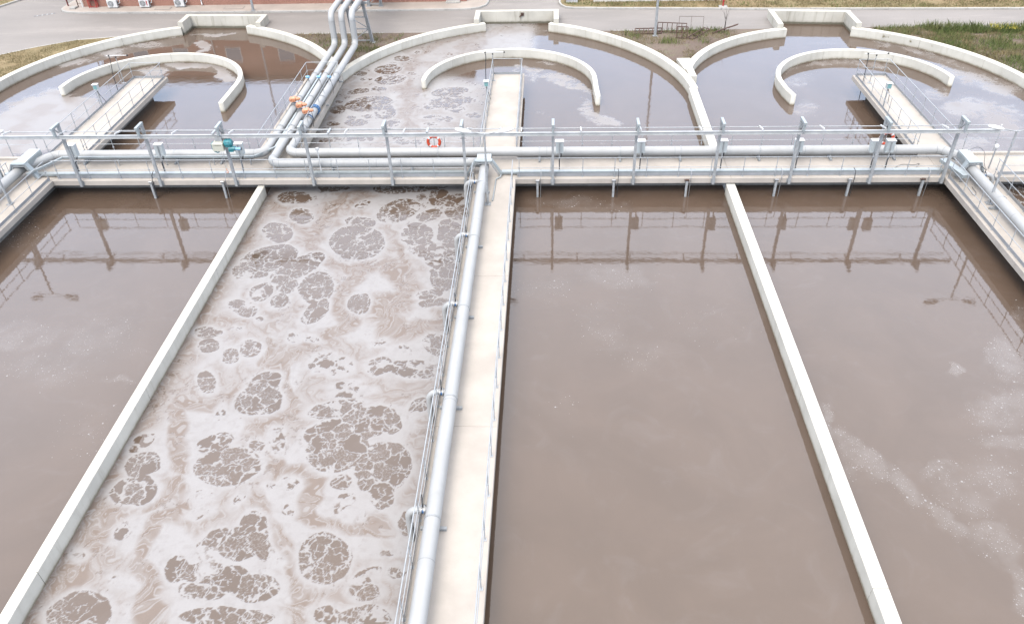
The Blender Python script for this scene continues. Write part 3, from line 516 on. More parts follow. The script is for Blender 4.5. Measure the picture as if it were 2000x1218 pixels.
def cell_foam(x, y, patches, chans, cell=1., auto=False, edge=None, grow=.05):
    """foam carpet with round openings veined by thin foam threads; returns density and how tan it is"""
    wx = (fbm(x*.9, y*.9, 3, 5)-.5); wy = (fbm(x*.9+40, y*.9, 3, 11)-.5)
    fx = (fbm(x*4, y*4, 3, 21)-.5); fy = (fbm(x*4+9, y*4, 3, 29)-.5)
    X = x+wx*.26+fx*.12; Y = y+wy*.26+fy*.12
    inside = np.full(x.shape, -9., np.float32); K = np.zeros(x.shape, np.float32)
    for E in patches:
        a = abs(E[2])+abs(E[4]); b = abs(E[3])+abs(E[5]); sc_ = math.sqrt(abs(E[2]*E[5]-E[3]*E[4]))
        m = (np.abs(x-E[0]) < a*1.7+.8) & (np.abs(y-E[1]) < b*1.7+.8)
        if not m.any(): continue
        d = (1-ell(X[m], Y[m], E))*sc_+grow*min(1, sc_/.3)              # roughly metres inside the edge
        cur = inside[m]; kk = K[m]; up_ = d > cur; inside[m] = np.where(up_, d, cur); K[m] = np.where(up_, E[6], kk)
    if auto:
        a = fbm(x*.55+7, y*.55, 4, 77); inside = np.maximum(inside, (a-.52)*3.); K = np.where(K > 0, K, .85)
    wa = fbm(x*3.4, y*3.4, 4, 33, .6)-.5; wb = fbm(x*3.4+8, y*3.4, 4, 37, .6)-.5
    wc = fbm(x*8, y*8, 3, 34)-.5; wd = fbm(x*8+8, y*8, 3, 38)-.5
    c1 = 1.55/cell; q = worley((X+wa*.34+wc*.05)*c1, (Y+wb*.34+wd*.05)*c1*.92, 3); e1 = (q[1]-q[0])/c1
    c2 = 4.1/cell; q2 = worley((X+wa*.22+wc*.07)*c2, (Y+wb*.22+wd*.07)*c2, 13); e2 = (q2[1]-q2[0])/c2
    c3 = 10./cell; q3 = worley((X+wc*.06)*c3, (Y+wd*.06)*c3, 23); e3 = (q3[1]-q3[0])/c3
    var = fbm(x*1.3, y*1.3, 3, 41); var2 = fbm(x*2.6+5, y*2.6, 3, 47)
    near = ss(.34, .02, inside)                      # openings shrink towards the rim
    t1 = .008+.12*np.clip(1.06-K, 0, 1)+.035*near*var+.042*ss(.42, .75, var)
    t2 = .004+.07*np.clip(.97-K, 0, 1)+.014*near+.028*ss(.48, .72, var2)
    v1 = ss(t1*.55, t1*1.0+.020, e1); v2 = ss(t2*.35, t2*.85+.016, e2)
    thin = ss(.32, .60, var2+.30*(q[2]-.5))          # some cells have no fine threads
    v3 = ss(.002, .018, e3)
    open_ = ss(-.012, .02, inside)*v1*np.maximum(v2, ss(.62, .36, thin))*(1-(1-v3)*.4*ss(.3, .7, q[2]))
    gone = (q2[2] > .38+K*.6) & (K < .95); open_ = np.where(gone, open_*.05, open_)
    halo = ss(-.34, -.03, inside)
    sp = ss(.60, .72, fbm(x*9, y*7, 3, 55))*ss(.52, .68, fbm(x*1.1+3, y*1.1, 3, 61))*.5
    dens = .95-.12*fbm(x*2.2, y*2.2, 4, 71)-.12*ss(.5, .8, fbm(x*6, y*6, 3, 73))
    # tan scum drawn out in streaks and eddies
    ax = fbm(x*.42, y*.42, 3, 81)-.5; ay = fbm(x*.42+30, y*.42, 3, 87)-.5
    x1 = x+ax*1.1; y1 = y+ay*1.1
    bx = fbm(x1*1.1, y1*1.1, 3, 89)-.5; by = fbm(x1*1.1+17, y1*1.1, 3, 93)-.5
    x2 = x1+bx*.95; y2 = y1+by*.95
    cx = fbm(x2*2.1, y2*2.1, 3, 97)-.5; cy = fbm(x2*2.1+5, y2*2.1, 3, 103)-.5
    x3 = x2+cx*.24; y3 = y2+cy*.24
    tn = np.zeros(x.shape, np.float32)
    xs_ = x+(x3-x)*.5; ys_ = y+(y3-y)*.5
    for P, r in chans: tn = np.maximum(tn, 1-ss(r*.75, r*1.75, seg_d(xs_, ys_, P)))
    st = fbm(x3*.75, y3*.6, 4, 113)
    bands = .5+.5*np.sin(2*np.pi*(st*6.5)); fineb = .5+.5*np.sin(2*np.pi*(st*19.+.3*fbm(x*2, y*2, 2, 131)))
    bands = bands*.7+.3*fineb
    tn = np.clip(tn*(.52+.75*bands), 0, 1.12)
    a = fbm(x2*.5+9, y2*.5, 3, 95)
    tn = np.maximum(tn, .80*ss(.42, .60, a)*(.25+.85*bands))
    if edge is not None: tn = np.maximum(tn, edge(x+bx*.5, y)*(.6+.4*bands))
    tn = np.clip(tn, 0, 1.1)*(1-.95*halo)
    thread = ss(.74, .95, fineb)*ss(.1, .6, tn)      # bright drawn-out threads of foam in the scum
    tn = tn*(1-.7*thread)
    dens = dens-.16*tn*(1-.6*thread)
    F = np.clip(dens*(1-sp)*(1-open_), 0, 1)
    return F, tn
def blob_foam(x, y, blobs, gain=1., wisp=1.):
    X = x+(fbm(x*.5, y*.5, 4, 5)-.5)*1.6+(fbm(x*2.4, y*2.4, 3, 9)-.5)*.5; Y = y+(fbm(x*.5+50, y*.5, 4, 15)-.5)*1.6+(fbm(x*2.4+7, y*2.4, 3, 19)-.5)*.5
    f = np.zeros(x.shape, np.float32)
    for E in blobs: f = np.maximum(f, E[6]*(1-ss(.45, 1.35, ell(X, Y, E))))
    s1 = x+2.2*(fbm(x*.35, y*.35, 3, 201)-.5); s2 = y+2.2*(fbm(x*.35+11, y*.35, 3, 207)-.5)
    n = fbm(s1*.9, s2*.9, 5, 213, .6); lace = fbm(s1*3.2, s2*3.2, 5, 223, .62); fine = fbm(x*9, y*9, 3, 227, .6)
    v = n*.50+lace*.36+fine*.14; thr = .80-f*.46*gain
    return np.clip(ss(thr-.05, thr+.20, v)*np.minimum(1, f*1.8), 0, 1)*wisp, f
def water(xs, ys, fn, mat, mask=None):
    gx, gy = np.meshgrid(np.asarray(xs, np.float64), np.asarray(ys, np.float64)); x = gx.ravel(); y = gy.ravel(); nx, ny = len(xs), len(ys)
    F, T, K = fn(x, y)
    co = np.stack([x, y, np.full(x.shape, ZW)], 1).astype(np.float32)
    i = (np.arange(ny-1)[:, None]*nx+np.arange(nx-1)[None, :]).ravel(); q = np.stack([i, i+1, i+nx+1, i+nx], 1).astype(np.int32)
    if mask is not None:
        cx = (gx[:-1, :-1]+gx[1:, 1:]).ravel()/2; cy = (gy[:-1, :-1]+gy[1:, 1:]).ravel()/2; q = q[mask(cx, cy)]
    me = bpy.data.meshes.new('water'); me.vertices.add(len(co)); me.vertices.foreach_set('co', co.ravel())
    me.loops.add(q.size); me.loops.foreach_set('vertex_index', q.ravel()); me.polygons.add(len(q)); me.polygons.foreach_set('loop_start', np.arange(0, q.size, 4, dtype=np.int32))
    me.update(calc_edges=True)
    for nm, v in (('foam', F), ('tan', T), ('fleck', K)):
        if v is None: continue
        me.attributes.new(nm, 'FLOAT', 'POINT').data.foreach_set('value', np.asarray(v, np.float32))
    me.materials.append(MATS[mat]); return tag(link('water', me), kind='structure')
Z0 = lambda x: np.zeros(x.shape, np.float32)
def span(a, b, s): return list(np.linspace(a, b, max(2, int(round((b-a)/s))+1)))
# foam lane
water(span(-12.6, -1.4, .027), span(-45, -25.6, .2)[:-1]+span(-25.6, 1.1, .027),
      lambda x, y: (lambda r: (r[0], r[1], None))(cell_foam(x, y, PATCH_B, CHAN_B, edge=lambda x, y: ss(-11.2, -12.3, x+.5*(fbm(x*.6, y*.35, 3, 301)-.5)))), 'liquor_foamy')
# calm lanes
def calm(blobs, flk, gain=1.):
    def f(x, y):
        a, b = blob_foam(x, y, blobs, gain, .30); s = fbm(x*1.6, y*1.6, 4, 241, .6)
        g_ = fbm(x*11, y*11, 2, 251); film = ss(-.05, 1.25, b*(.5+1.0*s))*(.3+.6*s+.35*g_)*.25
        return np.maximum(film, a*.5*(.25+.5*s+.5*g_)), Z0(x)+.1, np.clip(b*1.7*ss(.28, .58, s), 0, 1)*flk
    return f
water(span(-26.5, -12.6, .07), span(-45, -22, .3)[:-1]+span(-22, 1.1, .07), calm(BLOB_A, .75), 'liquor')
water(span(-.7, 10.3, .07), span(-45, -24, .3)[:-1]+span(-24, 1.1, .07), calm(BLOB_C, .5), 'liquor')
water(span(10.5, 21.9, .055), span(-45, -24, .3)[:-1]+span(-24, 1.1, .055), calm(BLOB_D, 1.3, 1.1), 'liquor')
water(span(21.5, 33.5, .06), span(-30, -9, .4)[:-1]+span(-9, 1.1, .06), lambda x, y: (lambda r: (r[0], r[1], None))(cell_foam(x, y, [], [], auto=True)), 'liquor_foamy')
# far tanks
def far_mid(x, y):
    F, T = cell_foam(x, y, PATCH_M, CHAN_M, cell=1.15, grow=-.02)
    lim = -1.6+.9*(fbm(x*.5, y*.5, 3, 401)-.5)+ss(14.5, 21, y)*2.6
    ang = ss(0, 1.1, lim-x)
    inner = np.hypot(x+.92, y-13.79)
    ang = ang*np.where((inner < 5.3) & (y > 12.3), ss(15.3, 12.2, y+.35*x), 1)
    b, f = blob_foam(x, y, BLOB_MR)
    top = ss(19.6, 21.5, y)*ss(1.5, -5, x)
    stk = ss(.46, .62, fbm(x*.9+.4*y, y*.45, 4, 441))*.30
    fo = np.clip(np.maximum(F*ang*(1-.12*top)*(1.02+stk*.2), b*.8), 0, 1)
    return fo, np.maximum(T*ang*.75, .3*f), f*.3
def far_l(x, y):
    b, f = blob_foam(x, y, BLOB_L, 1.6); n = fbm(x*.8, y*.8, 4, 421)
    return np.maximum(b*.85, ss(0, 1.2, f)*(.25+.5*n)*.5), .15+.35*ss(.4, .7, n), f*.4
def far_r(x, y):
    b, f = blob_foam(x, y, BLOB_R, 1.2); n = fbm(x*.8, y*.8, 4, 431)
    return np.maximum(b*.62, ss(0, 1.2, f)*(.25+.5*n)*.55), .2+.4*ss(.4, .7, n), f*.5
water(span(-11.98, 10.3, .06), span(1.3, 27.7, .06), far_mid, 'liquor_foamy', lambda x, y: (y < 14) | (y < np.where((x > -3.8) & (x < 2.2), 26.5, np.where(x < 0, 11.78+np.sqrt(np.maximum(0, 13.75**2-(x-1.36)**2)), 11.2+np.sqrt(np.maximum(0, 14.56**2-(x+4.1)**2))))))
water(span(-34.6, XDL, .09), span(1.3, 27.7, .09), far_l, 'liquor', lambda x, y: (y < 14) | (y < np.where((x > -26.2) & (x < -20.05), 26.4, np.where(x < -23, 12.5+np.sqrt(np.maximum(0, 13.14**2-(x+21.44)**2)), 10.22+np.sqrt(np.maximum(0, 15.9**2-(x+27.15)**2))))))
water(span(10.3, 30.75, .09), span(1.3, 26.6, .09), far_r, 'liquor', lambda x, y: (y < 12.5) | (y < np.where((x > 17.85) & (x < 23.45), 25.6, np.where(x < 20, 12.53+np.sqrt(np.maximum(0, 10.42**2-(x-20.54)**2)), 10.84+np.sqrt(np.maximum(0, 12.96**2-(x-17.76)**2))))))
# ------------------------------------------------------------------ railings
def mesh_of(mb, name, mat):
    me = bpy.data.meshes.new(name); me.from_pydata(mb.v, [], mb.f); me.update(); me.polygons.foreach_set('use_smooth', mb.sm); me.materials.append(MATS[mat]); return me
def post_mesh(h, name='post'):
    m = MB(); m.tube([(0,0,0), (0,0,h)], .017, 8); m.box((-.05,-.05,0), (.05,.05,.012)); m.box((-.03,-.03,h*.47), (.03,.03,h*.53)); return mesh_of(m, name, 'rail_steel')
POST = {1.0: post_mesh(.985), 1.15: post_mesh(1.135), .97: post_mesh(.955)}
def railing(label, path, h=1.0, mid=.5, step=1.54, z=0., toe=.15, toe_off=0., group=None, skip0=False, start=.12):
    P = [Vector((a, b, z)) for a, b in path]
    r = thing('railing', P[0], label, 'railing', group)
    MB().tube(fillet([p+Vector((0,0,h)) for p in P], .06, 3), .019, 8).build('top_rail', 'rail_steel', r)
    MB().tube([p+Vector((0,0,mid)) for p in P], .014, 8).build('mid_rail', 'rail_steel', r)
    if toe:
        for a, b in zip(P, P[1:]):
            d = (b-a).normalized(); n = Vector((-d.y, d.x, 0))*toe_off
            MB().bar(a+n+d*.01+Vector((0,0,toe/2+.02)), b+n-d*.01+Vector((0,0,toe/2+.02)), .010, toe).build('toe_board', 'toe_steel', r)
    last = None
    for a, b in zip(P, P[1:]):
        L = (b-a).length; n = max(1, round((L-2*start)/step))
        for k in range(n+1):
            p = a.lerp(b, (start+(L-2*start)*k/n)/L)
            if last is not None and (p-last).length < .35: continue
            part('post', POST[h], r, p+Vector((0,0,.002))); last = p
    return r
railing('near railing of the cross walkway above the left calm lane and the foam lane', [(-23.1, .2), (-2.3, .2)], toe_off=.03)
railing('near railing of the cross walkway right of the centre walkway, above the two calm lanes', [(.06, .2), (20.35, .2)], toe_off=.03)
railing('near railing of the cross walkway right of the right side walkway', [(22.95, .2), (36, .2)])
railing('near railing of the cross walkway at the far left end', [(-40, .2), (-25.6, .2)])
railing('railing on the foam side of the centre walkway, crossed by hooked pipes', [(-2.03, -.25), (-2.03, -45)], toe=.10)
railing('railing along the right side of the centre walkway over the calm lane', [(-.12, .05), (-.12, -45)], toe=0, start=.95)
railing('railing on the tank side of the left side walkway', [(-23.42, .1), (-23.42, -40)])
railing('railing on the outer side of the left side walkway', [(-25.27, .1), (-25.27, -40)])
railing('railing on the left edge of the right side walkway over the calm lane', [(20.6, -.02), (20.6, -40)])
railing('railing on the right edge of the right side walkway beside its grey pipe', [(22.62, -.05), (22.62, -40)])
for x0, x1, l in ((-40, -25.1, 'left of the left bridge'), (-22.65, -13.75, 'between the left bridge and the bridge with three pipes'), (-11.25, -2.1, 'with an orange lifebuoy, left of the middle bridge'), (.2, 19.9, 'with an orange lifebuoy, between middle and right bridges'), (22.15, 36, 'right of the right bridge')):
    railing('far railing of the cross walkway '+l, [(x0, 2.58), (x1, 2.58)], h=1.15, mid=.74, toe=0)
def bridge_rails(x0, x1, y1, which):
    railing('railing round three sides of the bridge into the %s far tank' % which, [(x0+.13, 2.75), (x0+.13, y1-.12), (x1-.13, y1-.12), (x1-.13, 2.75)], toe=.13, step=1.5)
bridge_rails(-25.0, -22.75, 13.75, 'left'); bridge_rails(-2.0, .08, 13.75, 'middle'); bridge_rails(20.0, 22.05, 12.95, 'right')
railing('railing round the bridge with three parallel grey pipes', [(-13.5, 2.75), (-13.5, 13.38), (-11.5, 13.38), (-11.5, 2.75)], toe=0, step=1.35)

# ------------------------------------------------------------------ pipes
def pipe_runs(root, pts, r_, elbow, mat='pipe_paint', seg=6., r0=.205, thin=3):
    """straight lengths and bends of one welded pipe, each a part, with weld seams"""
    P = [Vector(p) for p in pts]
    ends = []
    for i in range(len(P)):
        if 0 < i < len(P)-1:
            u = (P[i-1]-P[i]).normalized(); v = (P[i+1]-P[i]).normalized(); t = elbow/math.tan(u.angle(v)/2); ends.append((P[i]+u*t, P[i]+v*t) if t > .02 else (P[i], P[i]))
        else: ends.append((P[i], P[i]))
    for i in range(len(P)-1):
        r = r0 if i < thin else r_
        a = ends[i][1]; b = ends[i+1][0]; L = (b-a).length; n = max(1, round(L/seg)); d = (b-a).normalized()
        for k in range(n):
            p = a.lerp(b, k/n); q = a.lerp(b, (k+1)/n)
            MB().tube([p, q], r, 28, cap=(i == 0 and k == 0) or (i == len(P)-2 and k == n-1)).build('pipe_length', mat, root)
            if k: MB().tube([p-d*.012, p, p+d*.012], [r, r+.006, r], 28, cap=False).build('weld_seam', 'seam', root)
    for i in range(1, len(P)-1):
        r = r0 if i < thin else r_
        if (ends[i][0]-ends[i][1]).length < .02: continue
        f = fillet([ends[i][0], P[i], ends[i][1]], elbow*.999, 12, 1.)
        MB().tube(f, r, 28, cap=False).build('pipe_bend', mat, root)
        for e, o in ((ends[i][0], P[i-1]), (ends[i][1], P[i+1])):
            d = (Vector(o)-e).normalized(); MB().tube([e-d*.012, e, e+d*.012], [r, r+.006, r], 28, cap=False).build('weld_seam', 'seam', root)
def saddle(root, c, ax, r):
    """pipe support: cradle plate, foot and strap"""
    c = Vector(c); m = MB(); px = Vector((-ax[1], ax[0], 0)); ax = Vector((*ax, 0))
    z = c.z
    m.bar(c-px*(r+.14)+Vector((0,0,.05-z)), c+px*(r+.14)+Vector((0,0,.05-z)), .10, .09)
    for s in (-1, 1): m.bar(c+px*s*(r*.55)+Vector((0,0,.09-z)), c+px*s*(r*.55)+Vector((0,0,-r*.78)), .06, .06)
    pts = [c+px*math.cos(a)*(r+.008)+Vector((0,0,math.sin(a)*(r+.008))) for a in np.linspace(-.5, math.pi+.5, 14)]
    for a, b in zip(pts, pts[1:]): m.bar(a, b, .05, .012, up=tuple((a+b)/2-c))
    return m.build('pipe_support', 'galvanised', root)
RP = .23
YR = 18.2; ZP2 = 2.5
p1 = thing('air_pipe', (-12.85, 8, 0), 'leftmost of the three parallel grey pipes, turning left along the cross walkway', 'pipe')
pipe_runs(p1, [(-12.85, 31.2, ZP2), (-12.8, YR, ZP2), (-12.8, YR, .43), (-12.95, 2.03, .43), (-23.9, 2.0, .43), (-24.95, .55, .43), (-25.0, -40, .43)], RP, .5)
p2 = thing('air_pipe', (-12.2, 8, 0), 'middle of the three parallel grey pipes, turning right and then down the centre walkway', 'pipe')
pipe_runs(p2, [(-12.15, 31.2, ZP2), (-12.12, YR, ZP2), (-12.12, YR, .43), (-12.33, .95, .43), (-1.53, .93, .43), (-1.56, -10, .43), (-1.64, -40, .43)], RP, .48)
p3 = thing('air_pipe', (-11.6, 8, 0), 'rightmost of the three parallel grey pipes, then along the back of the cross walkway', 'pipe')
pipe_runs(p3, [(-11.48, 31.2, ZP2), (-11.42, YR, ZP2), (-11.42, YR, .43), (-11.72, 2.08, .43), (20.9, 2.06, .43), (21.55, 1.2, .43), (21.58, -10, .43), (21.62, -40, .43)], RP, .46)
for x in (-22.4, -17.6, -15.2): saddle(p1, (x, 2.03, .43), (1, 0), RP)
for y in (5, 9, 12.6): saddle(p1, (-12.95+.15*(y-2)/16, y, .43), (0, 1), RP); saddle(p2, (-12.33+.2*(y-1)/17, y, .43), (0, 1), RP); saddle(p3, (-11.72+.3*(y-2)/16, y, .43), (0, 1), RP)
for x in (-9.2, -5.2): saddle(p2, (x, .945, .43), (1, 0), RP)
for x in (-8, -4, 1.15, 5.2, 8.2, 12.1, 15.6, 18.7): saddle(p3, (x, 2.07, .43), (1, 0), RP)
HOOKS = [-1.06, -5.77, -10.65, -15.48, -20.27, -25.1]
for y in [-1.4]+[h-.35 for h in HOOKS[1:]]: saddle(p2, (-1.56-.003*(-y-10 if y < -10 else 0), y, .43), (0, 1), RP)
for y in (-3, -8, -14): saddle(p3, (21.58, y, .43), (0, 1), RP)
for y in (-2.5, -8): saddle(p1, (-25.0, y, .43), (0, 1), RP)
def hook(root, x, y, sgn=-1, first=False):
    """branch that leaves the main pipe, crosses the railing and dips into the water"""
    k = Vector((x, y, .43)); e = Vector((sgn, 0, 0))
    pts = fillet([k+e*.18, k+e*.76+Vector((0,0,.03)), k+e*.76+Vector((0,0,-1.9))], .34, 12, .9)
    b = MB().tube(pts, .10, 18).build('drop_pipe', 'pipe_paint', root)
    f = MB(); f.disc(k+e*.27, e, .15, .025, 16); f.disc(k+e*.36, e, .15, .025, 16); f.build('flange', 'stain_steel', b)
    MB().disc(k+e*.315, e, .105, .06, 16).build('valve_body', 'blue_paint', b)
    h = MB(); h.tube([k+e*.315+Vector((0,0,.1)), k+e*.315+Vector((0,0,.26))], .018, 6); h.bar(k+e*.315+Vector((0,-.03,.26)), k+e*.315+Vector((-.06,.32,.27)), .04, .02); h.build('valve_lever', 'black_rubber', b)
for y in HOOKS: hook(p2, -1.58, y)
for y in (-.6, -5.6): hook(p3, 21.58, y, 1)
hook(p1, -25.0, -1.2, -1)

# cable ducts
def ducts(label, pts, wd, ht, legs=(), lid=2.4):
    r = thing('cable_tray', pts[0], label, 'cable tray')
    for a, b in zip(pts, pts[1:]):
        a, b = Vector(a), Vector(b); n = max(1, round((b-a).length/lid)); d = (b-a).normalized()
        for k in range(n):
            p = a.lerp(b, k/n)+d*.004; q = a.lerp(b, (k+1)/n)-d*.004
            MB().bar(p, q, wd, ht).build('duct_length', 'tray_steel', r)
    for x, y, z in legs: MB().bar((x, y, .003), (x, y, z-ht/2-.002), .04, .04).build('tray_leg', 'galvanised', r)
    return r
ducts('slim raised cable duct beside the left grey pipe, bent at both ends', [(-24.3, -.2, .47), (-23.35, 1.62, .47), (-13.35, 1.62, .47), (-12.52, 2.6, .50), (-12.5, 12.8, .50)], .10, .10,
      [(x, 1.62, .47) for x in (-22.9, -20.5, -18, -15.5, -13.6)])
TZ = .14
ducts('grey cable duct along the foot of the near railing, left part, humped over two pipes', [(-25.9, .48, TZ), (-25.5, .48, TZ), (-25.2, .48, .80), (-24.75, .48, .80), (-24.25, .48, TZ), (-23.9, .48, TZ), (-2.42, .48, TZ)], .24, .11,
      [(x, .48, TZ) for x in np.arange(-23, -3, 2.4)])
ducts('grey cable duct along the foot of the near railing, right part', [(-.7, .48, TZ), (20.5, .48, TZ)], .24, .11, [(x, .48, TZ) for x in np.arange(0, 20, 2.4)])
def crossover(label, x, y0, y1, half, top, tilt=0.):
    """cable duct carried over a pipe: a trapezoid arch with a flat lid behind it"""
    r = thing('pipe_cover', (x, y0, 0), label, 'pipe cover')
    prof = [(-half, .10), (-half*.48, top), (half*.48, top), (half, .10)]
    for (a, za), (b, zb) in zip(prof, prof[1:]):
        MB().bar((x+a, y0, za), (x+b, y0, zb), .26, .08).build('arch_plate', 'tray_steel', r)
        MB().bar((x+a*.86, y0-.10, za*.86+.005), (x+b*.86, y0-.10, zb*.88), .03, .05).build('arch_rib', 'galvanised', r)
    m = MB(); m.box((x-half*.40, y0+.14, top-.05), (x+half*.40, y1, top+.03)); m.build('lid', 'box_grey', r)
    for s in (-1, 1): MB().box((x+s*half*.40-.012, y0+.15, top-.26), (x+s*half*.40+.012, y1-.01, top-.052)).build('side_plate', 'tray_steel', r)
    return r
crossover('small grey sheet steel arch over the pipe at the head of the centre walkway', -1.55, .33, .98, .86, .83)
crossover('long grey sheet steel cover over the pipe at the left end of the gantry', -24.75, .2, 1.75, .72, .86)
crossover('long grey sheet steel cover over the pipe at the head of the right side walkway', 21.55, -.05, 1.15, .62, .82)
ds = thing('cable_duct', (20.75, -.3, 0), 'open ended grey cable duct lying beside the pipe cover at the right', 'cable duct')
MB().bar((20.62, .95, .42), (21.02, -.75, .42), .36, .16).build('duct_length', 'tray_steel', ds)
for y in (.6, -.5): MB().bar((20.72-.24*(y-.5), y, .003), (20.72-.24*(y-.5), y, .34), .05, .05).build('tray_leg', 'galvanised', ds)

# ------------------------------------------------------------------ monorail gantry along the near edge
PX = [-25.7, -21.77, -17.7, -13.88, -9.98, -6.05, -2.42, 1.81, 5.7, 9.55, 13.16, 16.94, 20.32]
gy = thing('hoist_gantry', (0, -.07, 0), 'long grey steel gantry of posts and one beam on the cross walkway', 'gantry')
BY, BZ0, BZ1 = -.50, 2.50, 2.665
pm = MB(); pm.box((-.06, -.07, -.262), (.06, .06, 3.0)); POSTM = mesh_of(pm, 'post', 'galvanised')
am = MB(); am.box((-.065, -.62, 3.002), (.065, .085, 3.12), .012); am.box((-.045, -.57, 2.668), (.045, -.43, 3.0)); ARMM = mesh_of(am, 'arm', 'tray_steel')
km = MB(); km.box((-.11, .072, -.25), (.11, .086, -.02)); km.bar((0, -.075, 2.6), (0, -.40, 2.98), .05, .05); PLATEM = mesh_of(km, 'bracket', 'galvanised')
for i, x in enumerate(PX):
    yo = -.078+(.0 if abs(x) < 15 else -.012)
    p = part('post', POSTM, gy, (x, yo, 0)); part('arm', ARMM, p, (x, yo, 0)); part('bracket', PLATEM, p, (x, yo, 0))
xs = [-32, -25.7, -17.7, -9.98, -2.42, 5.7, 13.16, 21.9]
for a, b in zip(xs, xs[1:]):
    m = MB(); m.box((a+.004, BY-.05, BZ1-.02), (b-.004, BY+.05, BZ1)); m.box((a+.004, BY-.05, BZ0), (b-.004, BY+.05, BZ0+.02)); m.box((a+.004, BY-.012, BZ0+.02), (b-.004, BY+.012, BZ1-.02))
    m.build('beam', 'beam_steel', gy)
cd = MB(); cd.tube([(-26, .12, 2.57), (21.8, .12, 2.57)], .024, 8); cd.build('conduit', 'rail_steel', gy)
cd = MB(); cd.tube([(-19, .03, 2.66), (-2, .03, 2.66)], .016, 6); cd.build('conduit', 'rail_steel', gy)
for x in np.arange(-24.4, 21, 2.75): MB().bar((x, -.50, 2.74), (x, .15, 2.60), .05, .06).build('conduit_bracket', 'white_paint', gy)
for x in (-14.2, -8.7, -4.05): MB().bar((x, -.52, 2.72), (x, .02, 2.69), .10, .05).build('conduit_bracket', 'rail_steel', gy)

# electric hoist on the beam
hx = -13.95
ho = thing('chain_hoist', (hx, BY, 2.2), 'cream and teal electric chain hoist hanging from the gantry beam', 'hoist')
m = MB(); m.box((hx-.30, BY-.30, 1.95), (hx+.22, BY+.14, 2.36), .05); m.build('housing', 'cream_paint', ho)
m = MB(); m.tube([(hx+.235, BY-.06, 2.26), (hx+.29, BY-.06, 2.26), (hx+.56, BY-.06, 2.26), (hx+.62, BY-.06, 2.26)], [.14, .19, .19, .12], 16)
for a in range(10):
    q = 2*math.pi*a/10; m.bar((hx+.30, BY-.06+.195*math.cos(q), 2.26+.195*math.sin(q)), (hx+.55, BY-.06+.195*math.cos(q), 2.26+.195*math.sin(q)), .02, .03)
m.build('motor', 'teal_paint', ho)
m = MB(); m.tube([(hx+.42, BY-.12, 2.02), (hx+.72, BY-.12, 2.0)], [.12, .11], 14); m.box((hx+.40, BY-.2, 1.86), (hx+.62, BY+.02, 2.0), .02); m.build('gearbox', 'teal_paint', ho)
m = MB(); m.tube([(hx+.725, BY-.12, 2.0), (hx+.98, BY-.12, 1.99)], .075, 14); m.build('brake_cover', 'light_blue', ho)
MB().disc((hx+.995, BY-.12, 1.99), (1, 0, 0), .08, .03, 14).build('end_cap', 'dark_grille', ho)
m = MB(); m.box((hx-.38, BY-.18, 1.98), (hx-.305, BY+.06, 2.30), .02); m.tube([(hx-.345, BY-.1, 1.96), (hx-.33, BY-.1, 1.86), (hx-.18, BY-.12, 1.80), (hx-.10, BY-.12, 1.84)], .03, 8); m.build('chain_guide', 'teal_paint', ho)
m = MB()
for s in (-1, 1): m.box((hx-.16, BY+s*.085-.012, 2.36), (hx+.16, BY+s*.085+.012, 2.58)); m.disc((hx-.09, BY+s*.05, 2.53), (0, 1, 0), .06, .03, 12); m.disc((hx+.09, BY+s*.05, 2.53), (0, 1, 0), .06, .03, 12)
m.build('trolley', 'galvanised', ho)
m = MB()
for s in (-.05, .05): m.tube([(hx+s, BY-.05, 1.95), (hx+s*.6, BY-.05, .9)], .009, 5)
m.build('chain', 'galvanised', ho)
m = MB(); m.tube([(hx+.0, BY-.05, .92), (hx+.0, BY-.05, .80), (hx+.06, BY-.05, .74), (hx+.0, BY-.05, .68), (hx-.06, BY-.05, .73)], .02, 6); m.build('hook', 'orange_paint', ho)
tc = bpy.data.curves.new('lettering', 'FONT'); tc.body = 'THRAIAIA'; tc.size = .088; tc.extrude = .001; tc.align_x = 'CENTER'
to = bpy.data.objects.new('lettering', tc); col.objects.link(to); bpy.context.view_layer.update()
tme = bpy.data.meshes.new_from_object(to.evaluated_get(bpy.context.evaluated_depsgraph_get())); bpy.data.objects.remove(to)
tme.materials.clear(); tme.materials.append(MATS['letter_ink']); tme.name = 'lettering'
tme.transform(Matrix.Translation((hx-.04, BY-.304, 2.215)) @ Matrix.Rotation(R(90), 4, 'X')); link('lettering', tme, ho)

# ------------------------------------------------------------------ grey control boxes on poles
def control_box(label, x, y, group):
    z0, z1 = .93, 1.52
    r = thing('control_box', (x, y, 0), label, 'control box', group)
    m = MB(); m.box((x-.19, y-.13, z0), (x+.19, y+.13, z1), .012); m.build('cabinet', 'box_grey', r)
    m = MB(); m.box((x-.21, y-.16, z1+.002), (x+.21, y+.15, z1+.03), .008); m.build('rain_hood', 'white_paint', r)
    MB().bar((x, y-.155, .02), (x, y-.155, z1-.03), .05, .045).build('pole', 'galvanised', r)
    MB().box((x-.08, y-.23, .003), (x+.08, y-.07, .018)).build('base_plate', 'galvanised', r)
    m = MB(); m.tube(fillet([(x+.06, y-.05, z0), (x+.08, y-.1, z0-.22), (x-.01, y-.2, z0-.3), (x, y-.215, .06)], .1, 4), .022, 6); m.tube([(x+.12, y, z0), (x+.11, y-.05, z0-.12), (x+.06, y-.12, z0-.25)], .014, 5); m.build('cable', 'black_rubber', r)
    return r
